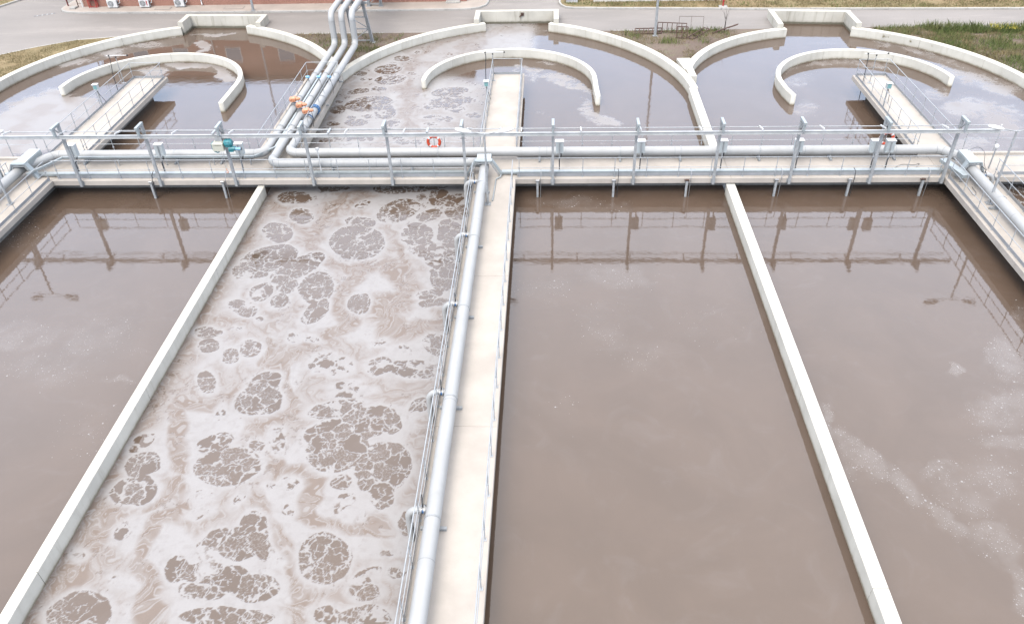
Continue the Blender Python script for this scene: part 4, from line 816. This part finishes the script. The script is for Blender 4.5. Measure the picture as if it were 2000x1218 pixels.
for x, y, l in ((-22.2, .92, 'leftmost grey control box on a pole, beside the second gantry post from the left'), (-17.75, .92, 'grey control box on a pole beside the third gantry post from the left'), (-13.72, .95, 'grey control box on a pole just right of the cream hoist'),
                (2.14, .98, 'first grey control box on a pole right of the centre walkway'), (6.08, .96, 'second grey control box on a pole right of the centre walkway'), (10.0, .95, 'grey control box half behind the gantry post above the right divider wall'),
                (13.6, .93, 'grey control box behind the third gantry post from the right end'), (17.15, .85, 'left one of the pair of grey control boxes in front of a lifebuoy'), (17.86, .85, 'right one of the pair of grey control boxes in front of a lifebuoy')):
    control_box(l, x, y, 'grey control boxes along the cross walkway')
jb = thing('junction_post', (-9.75, .3, 0), 'slim white post beside the gantry post left of the lifebuoy', 'post')
MB().tube([(-9.72, .62, 0.003), (-9.72, .62, 1.28)], .03, 8).build('pole', 'white_paint', jb); MB().box((-9.79, .56, 1.285), (-9.65, .68, 1.42), .02).build('cap', 'white_paint', jb)
# ------------------------------------------------------------------ mixer masts hanging from the walkway edge into the water
MX = [(-18.2, -.42), (-14.55, -.38), (1.07, -.09), (4.77, -.09), (8.29, -.10), (12.55, -.11), (16.02, -.13), (19.45, -.2)]
ML = ['leftmost square mast dipping into the left calm lane', 'right hand square mast dipping into the left calm lane', 'square mast in the calm lane, first right of the centre walkway', 'square mast in the calm lane, second right of the centre walkway', 'square mast dipping in just left of the right divider wall, under a rusty bracket',
      'square mast dipping in just right of the right divider wall', 'middle square mast in the right calm lane', 'rightmost square mast, under a rusty stained bracket']
for i, ((x, y), l) in enumerate(zip(MX, ML)):
    y = -.10
    r = thing('mixer_mast', (x, y, 0), l, 'mast', 'square masts under the cross walkway')
    MB().box((x-.05, y-.05-.005, -2.0), (x+.05, y+.05-.005, -.10)).build('mast', 'galvanised', r)
    m = MB(); m.box((x-.11, y-.02, -.098), (x+.11, .06, -.06)); m.disc((x, y-.03, -.03), (1, 0, 0), .045, .16, 10); m.build('bracket', 'rust' if i in (4, 7) else 'stain_steel', r)
    sd = .16 if i % 2 == 0 else .2
    m = MB(); m.tube(fillet([(x+sd, .2, .42), (x+sd+.02, -.05, .36), (x+sd, -.16, .1), (x+sd-.02, -.15, -1.3)], .08, 4), .016, 6); m.build('cable', 'stain_steel' if i % 3 else 'black_rubber', r)
# ------------------------------------------------------------------ lamp posts with two heads
def head_mesh(sgn):
    m = MB(); n = 12
    ax = Vector((sgn, 0, .22)).normalized(); L = .72
    pts = [Vector((sgn*.58, 0, .10))+ax*L*t for t in (0, .06, .2, .45, .7, .9, .98, 1)]; rr = [.05, .085, .125, .15, .145, .11, .06, .01]
    m.tube(pts, rr, 16)
    c = []
    for x, y, z in m.v:
        t = (x*sgn-.58); zz = .10+t*.22; c.append((x, y*1.0, zz+(z-zz)*.55))
    m.v = c; return mesh_of(m, 'lamp_head', 'white_paint')
HL, HR = head_mesh(-1), head_mesh(1)
def lamp(label, x, y, h):
    r = thing('lamp_post', (x, y, 0), label, 'lamp post', 'twin lamp posts on the walkways')
    MB().tube([(x, y, .02), (x, y, 1.2), (x, y, h)], [.06, .052, .038], 12).build('pole', 'galvanised', r)
    m = MB(); m.box((x-.14, y-.14, .003), (x+.14, y+.14, .025)); [m.disc((x+a, y+b, .04), (0, 0, 1), .02, .03, 6) for a in (-.1, .1) for b in (-.1, .1)]; m.build('base_plate', 'galvanised', r)
    for s, H in ((-1, HL), (1, HR)):
        MB().tube(fillet([(x, y, h-.03), (x+s*.1, y, h), (x+s*.62, y, h+.11)], .05, 3), .022, 8).build('arm', 'galvanised', r)
        o = part('lamp_head', H, r, (x, y, h)); MB().disc((x+s*.72, y, h+.27), (0, 0, 1), .03, .07, 8).build('photo_cell', 'white_paint', o)
lamp('grey lamp post with two white heads at the head of the centre walkway', -1.2, -2.43, 3.5)
lamp('grey lamp post with two white heads on the right side walkway', 21.42, -2.5, 3.5)
lamp('grey lamp post with two white heads on the left side walkway, seen as reflection', -24.15, -2.3, 3.5)
# ------------------------------------------------------------------ lifebuoys
def buoy(label, x, y, z):
    r = thing('lifebuoy', (x, y, z), label, 'lifebuoy', 'orange lifebuoys on the far railing')
    for k in range(4):
        a0 = 45+90*k
        for nm, mt, a, b, rr in (('ring_segment', 'buoy_orange', a0+9, a0+81, .075), ('white_band', 'white_paint', a0-9, a0+9, .078)):
            MB().tube([(x+.30*math.cos(R(t)), y, z+.30*math.sin(R(t))) for t in np.linspace(a, b, 10 if mt[0] == 'b' else 4)], rr, 12).build(nm, mt, r)
    rope = [(x+.39*math.cos(R(t)), y-.02, z+(.39-.025*abs(math.sin(R(2*t))))*math.sin(R(t))) for t in range(0, 360, 12)]
    MB().tube(rope, .010, 5, closed=True).build('rope', 'white_paint', r)
    MB().bar((x, y+.08, z-.42), (x, y+.08, z+.36), .03, .03).build('hanger', 'galvanised', r)
buoy('orange lifebuoy on the far railing above the foam, left of the middle bridge', -4.23, 2.48, .80)
buoy('orange lifebuoy on the far railing behind the pair of control boxes', 18.35, 2.48, .84)
# ------------------------------------------------------------------ probes and instruments on the bridges
def instrument(label, x, y, z, dx):
    r = thing('instrument_box', (x, y, 0), label, 'instrument', 'instrument boxes on the bridges')
    MB().bar((x, y, .003), (x, y, z-.14), .06, .06).build('pole', 'galvanised', r)
    MB().box((x-.13, y-.10, z-.14), (x+.13, y+.10, z+.16)).build('case', 'box_grey', r)
    MB().box((x-.16, y-.16, z+.162), (x+.16, y+.13, z+.19), .006).build('sun_shade', 'white_paint', r)
    MB().box((x-.10, y-.112, z-.10), (x+.10, y-.101, z+.12)).build('display', 'teal_face', r)
    m = MB(); m.tube([(x, y-.06, z-.14), (x+dx*.5, y-.1, .7), (x+dx, y+.1, .15)], .014, 5); m.build('cable', 'black_rubber', r)
instrument('grey instrument box with teal face on the bridge into the left far tank', -25.02, 9.4, 1.12, .25)
instrument('grey instrument box with teal face on the bridge into the middle far tank', -1.98, 9.3, 1.12, .2)
instrument('grey instrument box with teal face on the bridge into the right far tank', 20.28, 8.25, 1.2, .25)
def probe(label, x, y, sgn=1):
    """white swing arm with black end caps and black probe rods that hang to the water"""
    r = thing('probe_holder', (x, y, 0), label, 'probe', 'white probe arms at the bridge ends')
    z = 1.72
    MB().tube([(x-.28, y, z), (x+1.05, y, z)], .024, 8).build('swing_arm', 'white_paint', r)
    for q in (x-.10, x+1.06): MB().disc((q, y, z), (1, 0, 0), .05, .08, 10).build('end_cap', 'black_rubber', r)
    MB().tube([(x-.10, y-.03, z-.02), (x-.06, y-.06, z-.2), (x-.10, y-.25, .6), (x-.10, y-.35, ZW-.1)], .022, 6).build('probe_rod', 'black_rubber', r)
    MB().tube([(x+.36, y-.12, z-.06), (x+.36, y-.12, .0)], .026, 8).build('pole', 'galvanised', r)
    MB().disc((x+.36, y-.12, z-.06), (0, 0, 1), .045, .07, 8).build('pole_cap', 'black_rubber', r)
    MB().box((x+.24, y-.2, .003), (x+.48, y-.04, .02)).build('base_plate', 'galvanised', r)
probe('white probe arm with black rod at the left bridge end', -25.55, 12.95)
probe('white probe arm with black rod at the middle bridge end', -2.15, 12.75)
probe('white probe arm with black rod at the right bridge end', 20.25, 11.8)
# valve actuators, flow transmitters and the blue coupling on the three pipes
def actuator(label, x, y, z=.43):
    r = thing('valve_actuator', (x, y, z), label, 'valve', 'orange valve actuators on the three pipes')
    m = MB(); m.disc((x, y-.10, z), (0, 1, 0), .31, .05, 20); m.disc((x, y+.10, z), (0, 1, 0), .31, .05, 20); m.build('flange', 'stain_steel', r)
    MB().disc((x, y, z), (0, 1, 0), .27, .14, 20).build('valve_body', 'blue_paint', r)
    MB().tube([(x, y, z+.24), (x, y, z+.44)], .055, 10).build('stem', 'galvanised', r)
    m = MB(); m.tube([(x-.22, y, z+.52), (x-.16, y, z+.52), (x+.12, y, z+.52), (x+.17, y, z+.52)], [.07, .14, .14, .09], 14); m.box((x-.06, y-.18, z+.43), (x+.14, y+.16, z+.66), .04); m.build('actuator_head', 'orange_paint', r)
    MB().tube([(x+.18, y-.02, z+.55), (x+.30, y-.02, z+.55), (x+.40, y-.02, z+.55)], [.10, .10, .05], 12).build('terminal_box', 'orange_paint', r)
    m = MB(); ring = [(x-.05+.10*math.cos(t), y-.27, z+.55+.10*math.sin(t)) for t in np.linspace(0, 2*math.pi, 15)[:-1]]; m.tube(ring, .014, 5, closed=True); m.tube([(x-.05, y-.16, z+.55), (x-.05, y-.27, z+.55)], .015, 6); m.build('handwheel', 'orange_paint', r)
    m = MB(); m.tube([(x+.3, y-.05, z+.46), (x+.35, y-.15, z+.1), (x+.3, y-.2, .1)], .014, 5); m.build('cable', 'black_rubber', r)
actuator('orange valve actuator on the leftmost of the three pipes, farthest back', -12.84, 7.75); actuator('orange valve actuator on the middle of the three pipes', -12.26, 6.95); actuator('orange valve actuator on the rightmost of the three pipes, nearest the gantry', -11.70, 6.15)
for x, l in ((-12.86, 'leftmost'), (-12.20, 'middle'), (-11.55, 'rightmost')):
    y = 11.2; r = thing('flow_transmitter', (x, y, .43), 'small pale blue flow transmitter on the %s of the three pipes' % l, 'sensor', 'blue transmitters on the three pipes')
    MB().tube([(x, y, .64), (x, y, .86)], .022, 8).build('stem', 'stain_steel', r)
    m = MB(); m.tube([(x-.13, y, .90), (x-.08, y, .90), (x+.06, y, .90), (x+.10, y, .90)], [.05, .085, .085, .06], 12); m.build('case', 'light_blue', r)
    MB().disc((x-.14, y, .90), (1, 0, 0), .07, .02, 12).build('dial', 'white_paint', r)
    MB().tube(fillet([(x+.02, y-.05, .84), (x+.12, y-.25, .72), (x+.26, y-.5, .45), (x+.24, y-.6, .1)], .1, 3), .012, 5).build('cable', 'black_rubber', r)
cp = thing('pipe_coupling', (-11.62, 7.5, .43), 'dark blue bolted coupling round the rightmost of the three pipes', 'coupling')
m = MB(); m.disc((-11.63, 7.55, .43), (0, 1, 0), .29, .06, 24); m.disc((-11.63, 7.38, .43), (0, 1, 0), .29, .06, 24); m.build('ring', 'blue_paint', cp)
m = MB(); [m.tube([(-11.63+.262*math.cos(a), 7.30, .43+.262*math.sin(a)), (-11.63+.262*math.cos(a), 7.64, .43+.262*math.sin(a))], .016, 6) for a in np.arange(0, 6.2, .524)]; m.build('bolts', 'stain_steel', cp)['kind'] = 'stuff'
sp = thing('signal_post', (22.85, .85, 0), 'dark grey short post with a white round cap right of the right pipe cover', 'post')
MB().tube([(22.85, .85, .003), (22.85, .85, 1.05)], .035, 8).build('pole', 'galvanised', sp); MB().tube([(22.85, .85, 1.05), (22.85, .85, 1.08), (22.85, .85, 1.22), (22.85, .85, 1.26)], [.06, .10, .10, .05], 12).build('cap', 'white_paint', sp)
# loose cables on the deck
for pts, l in (([(18.4, .9, .02), (18.9, 1.3, .02), (19.5, 1.2, .02), (19.9, 1.5, .02), (19.3, .75, .02), (19.0, .6, .02), (19.6, .95, .02)], 'thin loose cable coiled on the deck near the right end'), ([(20.95, -.9, .6), (20.9, -1.3, .2), (21.0, -2.0, .03), (21.25, -1.6, .03), (21.3, -1.0, .03)], 'thin loose cable hanging from the duct on the right side walkway'), ([(21.6, .9, .95), (22.2, 1.1, 1.05), (22.45, .9, .8), (22.55, .85, .3), (22.7, .85, .03)], 'thin cable looping from the right pipe cover to the short post')):
    tag(MB().tube(fillet(pts, .3, 5), .012, 5).build('loose_cable', 'dark_grille'), l, 'cable')
cdt = tag(MB().tube(fillet([(-.72, .32, .14), (-.74, .05, .1), (-.95, -.1, .05), (-1.0, -2.2, .05)], .08, 4), .028, 8).build('conduit', 'tray_steel'), 'thin grey conduit that runs to the foot of the middle lamp post', 'conduit')
# ------------------------------------------------------------------ pipe trestles
def trestle(label, x0, x1, y, zg, ztop, lean):
    r = thing('pipe_trestle', ((x0+x1)/2, y, zg), label, 'pipe support', 'steel trestles under the high pipes')
    tx = lambda x, z: x+(lean if x == x1 else lean*.5)*(z-zg)/(ztop-zg)
    for x in (x0, x1):
        for dx in (-.085, .085): pass
        a, b = Vector((x, y, zg)), Vector((tx(x, ztop), y, ztop)); m = MB()
        m.bar(a, b, .02, .18); m.bar(a+Vector((-.09, 0, 0)), b+Vector((-.09, 0, 0)), .02, .17, up=(1,0,0)); m.bar(a+Vector((.09, 0, 0)), b+Vector((.09, 0, 0)), .02, .17, up=(1,0,0))
        m = MB(); m.box((-.10, -.10, 0), (-.085, .10, 1)); m.box((.085, -.10, 0), (.10, .10, 1)); m.box((-.085, -.012, 0), (.085, .012, 1))
        m.v = [(x+vx+(b.x-a.x)*vz, y+vy, zg+(ztop-zg)*vz) for vx, vy, vz in m.v]; m.build('leg', 'galvanised', r)
        MB().box((x-.2, y-.2, zg-.02), (x+.2, y+.2, zg+.02)).build('foot_plate', 'galvanised', r)
    zs = [zg+.15+(ztop-zg-.25)*k/3 for k in range(4)]
    for i, z in enumerate(zs): MB().bar((tx(x0, z)+.1, y, z), (tx(x1, z)-.1, y, z), .06, .07).build('cross_bar', 'galvanised', r)
    for i in range(3):
        a, b = (x0, x1) if i % 2 == 0 else (x1, x0); MB().bar((tx(a, zs[i])+(.1 if a == x0 else -.1), y+.04, zs[i]+.05), (tx(b, zs[i+1])+(.1 if b == x0 else -.1), y+.04, zs[i+1]-.05), .05, .05).build('brace', 'galvanised', r)
    MB().box((-13.2, y-.1, ztop+.002), (-11.0, y+.1, ztop+.14)).build('head_beam', 'galvanised', r)
trestle('braced grey steel trestle on the grass between the two round tanks', -12.33, -11.0, 21.6, ZG, 2.1, -.35)
trestle('braced grey steel trestle on the pavement by the brick building', -12.75, -11.78, 29.75, ZG+.13, 2.1, 0)
# ------------------------------------------------------------------ brick building
bx0, bx1, by0, by1 = -36.5, -5.0, 30.62, 42.0; bz = ZG+.13; bh = 5.2
bl = thing('brick_building', (-20, 36, bz), 'low red brick building behind the pavement at the upper left', 'building')
dx0, dx1 = -6.55, -5.62
m = MB(); m.box((bx0, by0, bz), (dx0, by1, bz+bh)); m.build('wall', 'brick', bl); m = MB(); m.box((dx1, by0, bz), (bx1, by1, bz+bh)); m.build('wall', 'brick', bl); m = MB(); m.box((dx0, by0, bz+2.2), (dx1, by1, bz+bh)); m.build('wall', 'brick', bl)
MB().box((bx0-.3, by0-.35, bz+bh+.003), (bx1+.3, by1+.3, bz+bh+.28)).build('roof', 'roof_grey', bl)
d = MB().box((dx0+.05, by0+.12, bz+.02), (dx1-.05, by0+.17, bz+2.15)).build('door', 'glass', bl)
m = MB(); m.box((dx0, by0+.08, bz), (dx0+.05, by0+.2, bz+2.2)); m.box((dx1-.05, by0+.08, bz), (dx1, by0+.2, bz+2.2)); m.build('frame', 'dark_red', d)
MB().box((dx1-.2, by0+.09, bz+1.0), (dx1-.14, by0+.118, bz+1.2)).build('handle', 'stain_steel', d)
for x in (-33.0, -29.5, -25.0, -20.5, -17.0, -9.5):
    wd = MB().box((x-.6, by0-.012, bz+2.6), (x+.6, by0+.01, bz+3.7)).build('window', 'glass', bl)
    m = MB(); m.box((x-.66, by0-.05, bz+2.54), (x+.66, by0-.013, bz+2.60)); m.box((x-.66, by0-.03, bz+3.70), (x+.66, by0-.013, bz+3.76)); m.box((x-.66, by0-.03, bz+2.60), (x-.60, by0-.013, bz+3.70)); m.box((x+.60, by0-.03, bz+2.60), (x+.66, by0-.013, bz+3.70)); m.build('frame', 'white_paint', wd)
tag(MB().box((dx0-.1, by0-.52, bz+.003), (dx1+.1, by0-.006, bz+.12), .01).build('doorstep', 'kerb_concrete'), 'pale concrete doorstep in front of the brick building door', 'doorstep')
def ac(label, x, strip=False):
    y = by0-.42; z = bz
    r = thing('air_conditioner', (x, y, z), label, 'air conditioner', 'white air conditioners along the brick wall')
    MB().box((x-.40, y-.14, z+.08), (x+.40, y+.16, z+.66), .03).build('case', 'white_paint', r)
    MB().disc((x-.10, y-.146, z+.37), (0, 1, 0), .235, .014, 24).build('fan_recess', 'dark_grille', r)
    m = MB(); [m.tube([(x-.10+q*math.cos(a), y-.158, z+.37+q*math.sin(a)) for a in np.linspace(0, 2*math.pi, 19)[:-1]], .006, 4, closed=True) for q in (.06, .10, .14, .18, .22)]; [m.bar((x-.10, y-.158, z+.37), (x-.10+.23*math.cos(a), y-.158, z+.37+.23*math.sin(a)), .008, .008) for a in np.arange(0, 6.2, .785)]; m.build('fan_grille', 'white_paint', r)
    for s in (-.28, .28): MB().box((x+s-.04, y-.12, z+.003), (x+s+.04, y+.14, z+.079)).build('foot', 'dark_grille', r)
    MB().box((x+.402, y-.05, z+.2), (x+.43, y+.12, z+.5), .01).build('side_panel', 'dark_grille', r)
    MB().tube(fillet([(x+.42, y+.1, z+.3), (x+.52, y+.2, z+.35), (x+.52, y+.36, z+1.9)], .06, 3), .03, 8).build('hose', 'white_paint', r)
    if strip: MB().box((x+.20, y-.147, z+.2), (x+.28, y-.141, z+.58)).build('label_strip', 'red_paint', r)
ac('leftmost white air conditioner unit by the brick wall, next to the red frame', -33.8); ac('middle white air conditioner unit with a red strip on its front', -31.15, True); ac('rightmost white air conditioner unit by the brick wall, left of the white downpipe', -28.25)
dp = thing('downpipe', (-26.6, by0-.06, bz), 'slim white downpipe on the brick wall', 'downpipe'); MB().tube(fillet([(-26.6, by0-.07, bz+5), (-26.6, by0-.07, bz+.25), (-26.55, by0-.2, bz+.08)], .08, 4), .045, 10).build('pipe', 'white_paint', dp); [MB().box((-26.67, by0-.13, bz+z), (-26.53, by0-.002, bz+z+.03)).build('clip', 'galvanised', dp) for z in (.6, 2.0, 3.4)]
rf = thing('hose_cabinet', (-35.55, by0-.2, bz), 'red fire hose cabinet on a red frame against the brick wall', 'hose cabinet')
MB().box((-35.92, by0-.34, bz+.62), (-35.22, by0-.05, bz+1.3), .02).build('cabinet', 'red_paint', rf)
for x in (-35.88, -35.26):
    for y in (by0-.32, by0-.08): MB().bar((x, y, bz+.003), (x, y, bz+.618), .05, .05).build('leg', 'red_paint', rf)
MB().bar((-35.85, by0-.32, bz+.08), (-35.29, by0-.32, bz+.08), .04, .04).build('cross_bar', 'red_paint', rf); MB().box((-35.84, by0-.352, bz+.7), (-35.3, by0-.342, bz+1.22)).build('door', 'dark_red', rf)
ld = thing('wall_ladder', (-36.75, by0-.1, bz), 'dark ladder with one white rail at the left corner of the brick building', 'ladder')
MB().bar((-36.9, by0-.12, bz+.003), (-36.9, by0-.12, bz+5.4), .06, .04).build('rail', 'rust', ld); MB().bar((-36.55, by0-.12, bz+.003), (-36.55, by0-.12, bz+5.4), .07, .05).build('rail', 'white_paint', ld)
RU = MB(); RU.tube([(-36.87, by0-.12, 0), (-36.58, by0-.12, 0)], .016, 6); RUM = mesh_of(RU, 'rung', 'rust')
for k in range(16): part('rung', RUM, ld, (0, 0, bz+.3+.3*k))
tag(MB().box((-37.4, by0-.65, bz+.003), (-36.95, by0-.15, bz+.14), .04).build('plinth_block', 'kerb_concrete'), 'small pale concrete block at the foot of the ladder', 'block')
def hydrant(label, x, y, z, mat, h=1.0, base=True):
    r = thing('hydrant', (x, y, z), label, 'hydrant', 'red standpipes by the kerbs')
    MB().tube([(x, y, z), (x, y, z+h)], .06, 10).build('standpipe', mat, r)
    m = MB(); m.disc((x, y, z+h*.35), (0, 0, 1), .10, .05, 12); m.disc((x, y, z+h), (0, 0, 1), .10, .05, 12); m.tube([(x-.2, y, z+h*.75), (x+.2, y, z+h*.75)], .055, 10); m.disc((x-.2, y, z+h*.75), (1, 0, 0), .08, .04, 10); m.disc((x+.2, y, z+h*.75), (1, 0, 0), .08, .04, 10); m.build('outlet', mat, r)
    MB().tube([(x, y, z+h+.025), (x, y, z+h+.10), (x, y, z+h+.14)], [.07, .07, .02], 10).build('cap', mat, r)
    if base: MB().box((x-.32, y-.22, z-.05), (x+.32, y+.22, z+.05), .02).build('plinth', 'kerb_concrete', r)
hydrant('bright red standpipe on a pale plinth at the edge of the grass, upper right', 14.93, 28.35, ZG+.12, 'red_paint', 1.3)
hydrant('dark red standpipe on the rounded corner of the pavement, upper left', -38.0, 30.95, ZG+.13, 'dark_red', 1.5, False)
# low concrete wall, white box, manhole covers, gully
cw = thing('low_wall', (10.2, 30.2, ZG), 'low grey concrete wall on the grass at the top of the picture', 'wall')
for a, b in ((5.1, 8.5), (8.51, 11.9), (11.91, 15.3)): MB().box((a, 30.0, ZG), (b, 30.3, ZG+1.4), .02).build('wall_segment', 'wall_concrete', cw)
for x in (13.9, 14.6): MB().tube([(x, 29.9, ZG+.1), (x, 29.9, ZG+1.5)], .04, 8).build('post', 'dark_red', cw)
vb = thing('valve_chamber', (3.3, 30.1, ZG), 'small whitewashed valve chamber on the grass near the kerb corner', 'chamber'); MB().box((2.95, 29.95, ZG+.08), (3.85, 30.6, ZG+.32), .02).build('chamber', 'white_paint', vb); MB().box((2.9, 29.9, ZG+.323), (3.9, 30.65, ZG+.38), .015).build('lid', 'kerb_concrete', vb)
for x0, y0, x1, y1, l in ((-30.2, 29.55, -28.95, 30.2, 'flush rectangular manhole cover in the pavement between two air conditioners'), (-24.5, 29.45, -22.9, 30.1, 'flush rectangular manhole cover in the pavement right of the downpipe')):
    r = thing('manhole_cover', ((x0+x1)/2, (y0+y1)/2, bz), l, 'manhole cover', 'flush covers in the pavement'); MB().box((x0, y0, bz-.02), (x1, y1, bz+.007)).build('frame', 'dark_grille', r); MB().box((x0+.04, y0+.04, bz+.008), (x1-.04, y1-.04, bz+.014)).build('lid', 'pavement', r)
gu = thing('drain_gully', (-38.9, 29.2, ZG), 'pale metal drain grating in the road at the pavement corner', 'drain')
for k in range(9): MB().bar((-39.75+.16*k, 28.85+.085*k, ZG+.008), (-39.68+.16*k, 28.60+.085*k, ZG+.008), .07, .012).build('grating_bar', 'galvanised' if k % 2 else 'dark_grille', gu)
# street lights: only the lower part of each pole is in the picture
for x, y, l in ((9.12, 22.2, 'tall grey street light pole on the earth between the middle and right tanks'), (-21.9, 28.98, 'tall grey street light pole at the pavement edge behind the left tank')):
    z = ZG+(.13 if x < 0 else 0); r = thing('street_light', (x, y, z), l, 'street light', 'tall street lights')
    MB().tube([(x, y, z), (x, y, z+4), (x, y, z+8)], [.10, .075, .05], 12).build('pole', 'galvanised', r); MB().box((x-.16, y-.16, z), (x+.16, y+.16, z+.03)).build('base_plate', 'galvanised', r)
    MB().tube(fillet([(x, y, z+7.95), (x, y+.1, z+8.3), (x, y+1.3, z+8.5)], .3, 5), .035, 8).build('arm', 'galvanised', r); MB().box((x-.14, y+1.2, z+8.44), (x+.14, y+1.85, z+8.58), .04).build('lamp_head', 'white_paint', r)
# rusty steel frames thrown on the earth
def frame(label, pts, bars, loc, th=.05):
    r = thing('steel_frame', loc, label, 'scrap frame', 'rusty frames lying on the earth')
    for a, b in bars: MB().bar(Vector(loc)+Vector(pts[a]), Vector(loc)+Vector(pts[b]), th, th).build('bar', 'rust', r)
def grate(label, loc, u, v, n, th=.05):
    u, v = Vector(u), Vector(v); pts = [Vector((0,0,.06)), u+Vector((0,0,.06)), v, u+v]; bars = [(0, 1), (2, 3)]
    for k in range(n+1):
        pts += [pts[0].lerp(pts[1], k/n), pts[2].lerp(pts[3], k/n)]; bars.append((len(pts)-2, len(pts)-1))
    frame(label, pts, bars, loc, th)
grate('flat rusty ladder like frame left of the street light', (7.7, 22.55, ZG), (1.9, .05, .0), (.1, .62, .22), 6, .06)
grate('leaning rusty frame just right of the street light', (9.35, 23.0, ZG), (2.0, -.35, 0), (.05, .25, .62), 6)
grate('rusty box like frame standing nearest the tank wall', (10.55, 21.6, ZG), (.72, -.1, 0), (.05, .25, .75), 2, .055)
grate('long rusty rails lying towards the right tank', (11.3, 21.6, ZG), (1.35, 1.3, .25), (.35, -.25, .03), 3, .05)
grate('thin upright wire frame behind the scrap heap', (10.9, 23.2, ZG), (1.7, -.1, 0), (.0, .1, 1.0), 2, .02)
grate('rusty rails propped on the wall of the right tank', (13.2, 22.5, ZG), (1.7, .15, .5), (.1, .2, .05), 2, .05)
# bare sapling
tr = thing('sapling', (14.1, 22.9, ZG), 'thin bare sapling at the wall of the right tank', 'tree'); MB().tube([(14.1, 22.9, ZG), (14.12, 22.9, ZG+.7)], [.05, .035], 7).build('trunk', 'bark', tr)
m = MB()
for k in range(11):
    a = rng.uniform(0, 6.28); s = rng.uniform(.15, .55); z = ZG+rng.uniform(.5, 1.0); h = rng.uniform(.5, 1.2); m.tube([(14.11, 22.9, z), (14.11+s*.4*math.cos(a), 22.9+s*.4*math.sin(a), z+h*.5), (14.11+s*math.cos(a), 22.9+s*math.sin(a), z+h)], [.009, .006, .003], 4)
c = m.build('crown', 'bark', tr)
# ------------------------------------------------------------------ grass and weeds
def in_poly(x, y, P):
    P = np.asarray(P); ins = np.zeros(x.shape, bool); j = len(P)-1
    for i in range(len(P)):
        xi, yi = P[i]; xj, yj = P[j]; k = ((yi > y) != (yj > y)) & (x < (xj-xi)*(y-yi)/(yj-yi+1e-12)+xi); ins ^= k; j = i
    return ins
def grass(label, n, x0, x1, y0, y1, keep, z, h, wd, mat, seed, clump=.5):
    g = np.random.default_rng(seed); x = g.uniform(x0, x1, n); y = g.uniform(y0, y1, n); d = fbm(x*.9, y*.9, 4, seed)
    k = keep(x, y) & (g.uniform(0, 1, n) < ss(clump-.15, clump+.2, d)); x, y, d = x[k], y[k], d[k]; n = len(x)
    a = g.uniform(0, 6.28, n); hh = h*g.uniform(.4, 1.2, n)*(.5+d); l = g.uniform(.1, .7, n)*hh; b = g.uniform(0, 6.28, n); w_ = wd*g.uniform(.6, 1.3, n)
    c, s = np.cos(a)*w_, np.sin(a)*w_; lx, ly = np.cos(b)*l, np.sin(b)*l
    v = np.stack([np.stack([x-c, y-s, np.full(n, z)], 1), np.stack([x+c, y+s, np.full(n, z)], 1), np.stack([x+lx*.4+c*.6, y+ly*.4+s*.6, z+hh*.6], 1), np.stack([x+lx, y+ly, z+hh], 1), np.stack([x+lx*.4-c*.6, y+ly*.4-s*.6, z+hh*.6], 1)], 1).reshape(-1, 3).astype(np.float32)
    i = np.arange(n)[:, None]*5; q = (i+np.array([[0, 1, 2, 3, 4]])).ravel().astype(np.int32)
    me = bpy.data.meshes.new('grass'); me.vertices.add(len(v)); me.vertices.foreach_set('co', v.ravel()); me.loops.add(len(q)); me.loops.foreach_set('vertex_index', q); me.polygons.add(n); me.polygons.foreach_set('loop_start', np.arange(0, 5*n, 5, dtype=np.int32)); me.update(calc_edges=True)
    me.materials.append(MATS[mat]); return tag(link('grass', me), label, 'grass', kind='stuff')
S1 = np.vectorize(lambda x: south(x, False)); S2 = np.vectorize(lambda x: south(x, True))
between = lambda x, y: (y > S1(x)+.25) & (y > S1(x-.35)+.2) & (y > S1(x+.35)+.2) & (y < S2(x)-.05)
grass('dry tufts of grass on the earth under the trestle', 9000, -17, -9, 15, 23.6, between, ZG, .17, .012, 'grass_dry', 3, .42)
grass('green weeds on the earth under the trestle', 5000, -16, -9, 18, 23.6, between, ZG, .22, .014, 'grass_green', 4, .56)
grass('sparse dry grass between the middle and right tanks', 14000, 6, 15, 16.5, 23.4, between, ZG, .12, .010, 'grass_dry', 5, .48)
grass('green weeds round the rusty frames', 5000, 7, 14.5, 20.5, 23.4, between, ZG, .28, .015, 'grass_green', 6, .56)
grass('tall green weeds on the bank beside the right tank', 24000, 24.5, 36, 13, 23.4, between, ZG, .30, .014, 'grass_green', 8, .46)
grass('dry grass on the bank beside the right tank', 40000, 24.5, 36, 12, 23.4, between, ZG, .20, .012, 'grass_dry', 9, .46)
grass('taller green weeds along the road edge beside the right tank', 9000, 27.3, 36, 21.3, 23.4, lambda x, y: between(x, y) & (y > S2(x)-.9), ZG, .55, .016, 'grass_green', 10, .40)
grass('yellow flowering weeds at the road edge, upper right', 130, 32.2, 34.0, 21.6, 22.7, between, ZG+.35, .22, .022, 'flower_yellow', 12, .3)
grass('dry straw coloured grass on the strip beside the left tank', 24000, -39, -30, 14, 23.7, between, ZG+.02, .085, .012, 'grass_dry', 13, .36)
V = lambda x, y: in_poly(x, y, [(2.7, 40), (2.7, 30), (3.6, 29.0), (18.2, 28.0), (42, 27.1), (42, 40)])
grass('dry grass on the verge at the top right', 52000, 2.6, 40, 27, 34, V, ZG+.10, .14, .014, 'grass_dry', 14, .40)
grass('green grass on the verge at the top right', 26000, 2.6, 40, 27.2, 34, V, ZG+.10, .14, .014, 'grass_green', 15, .52)
grass('dry grass on the road corner at the top left', 5000, -50, -43.2, 26, 36, lambda x, y: in_poly(x, y, corner), ZG+.10, .13, .013, 'grass_dry', 16, .36)
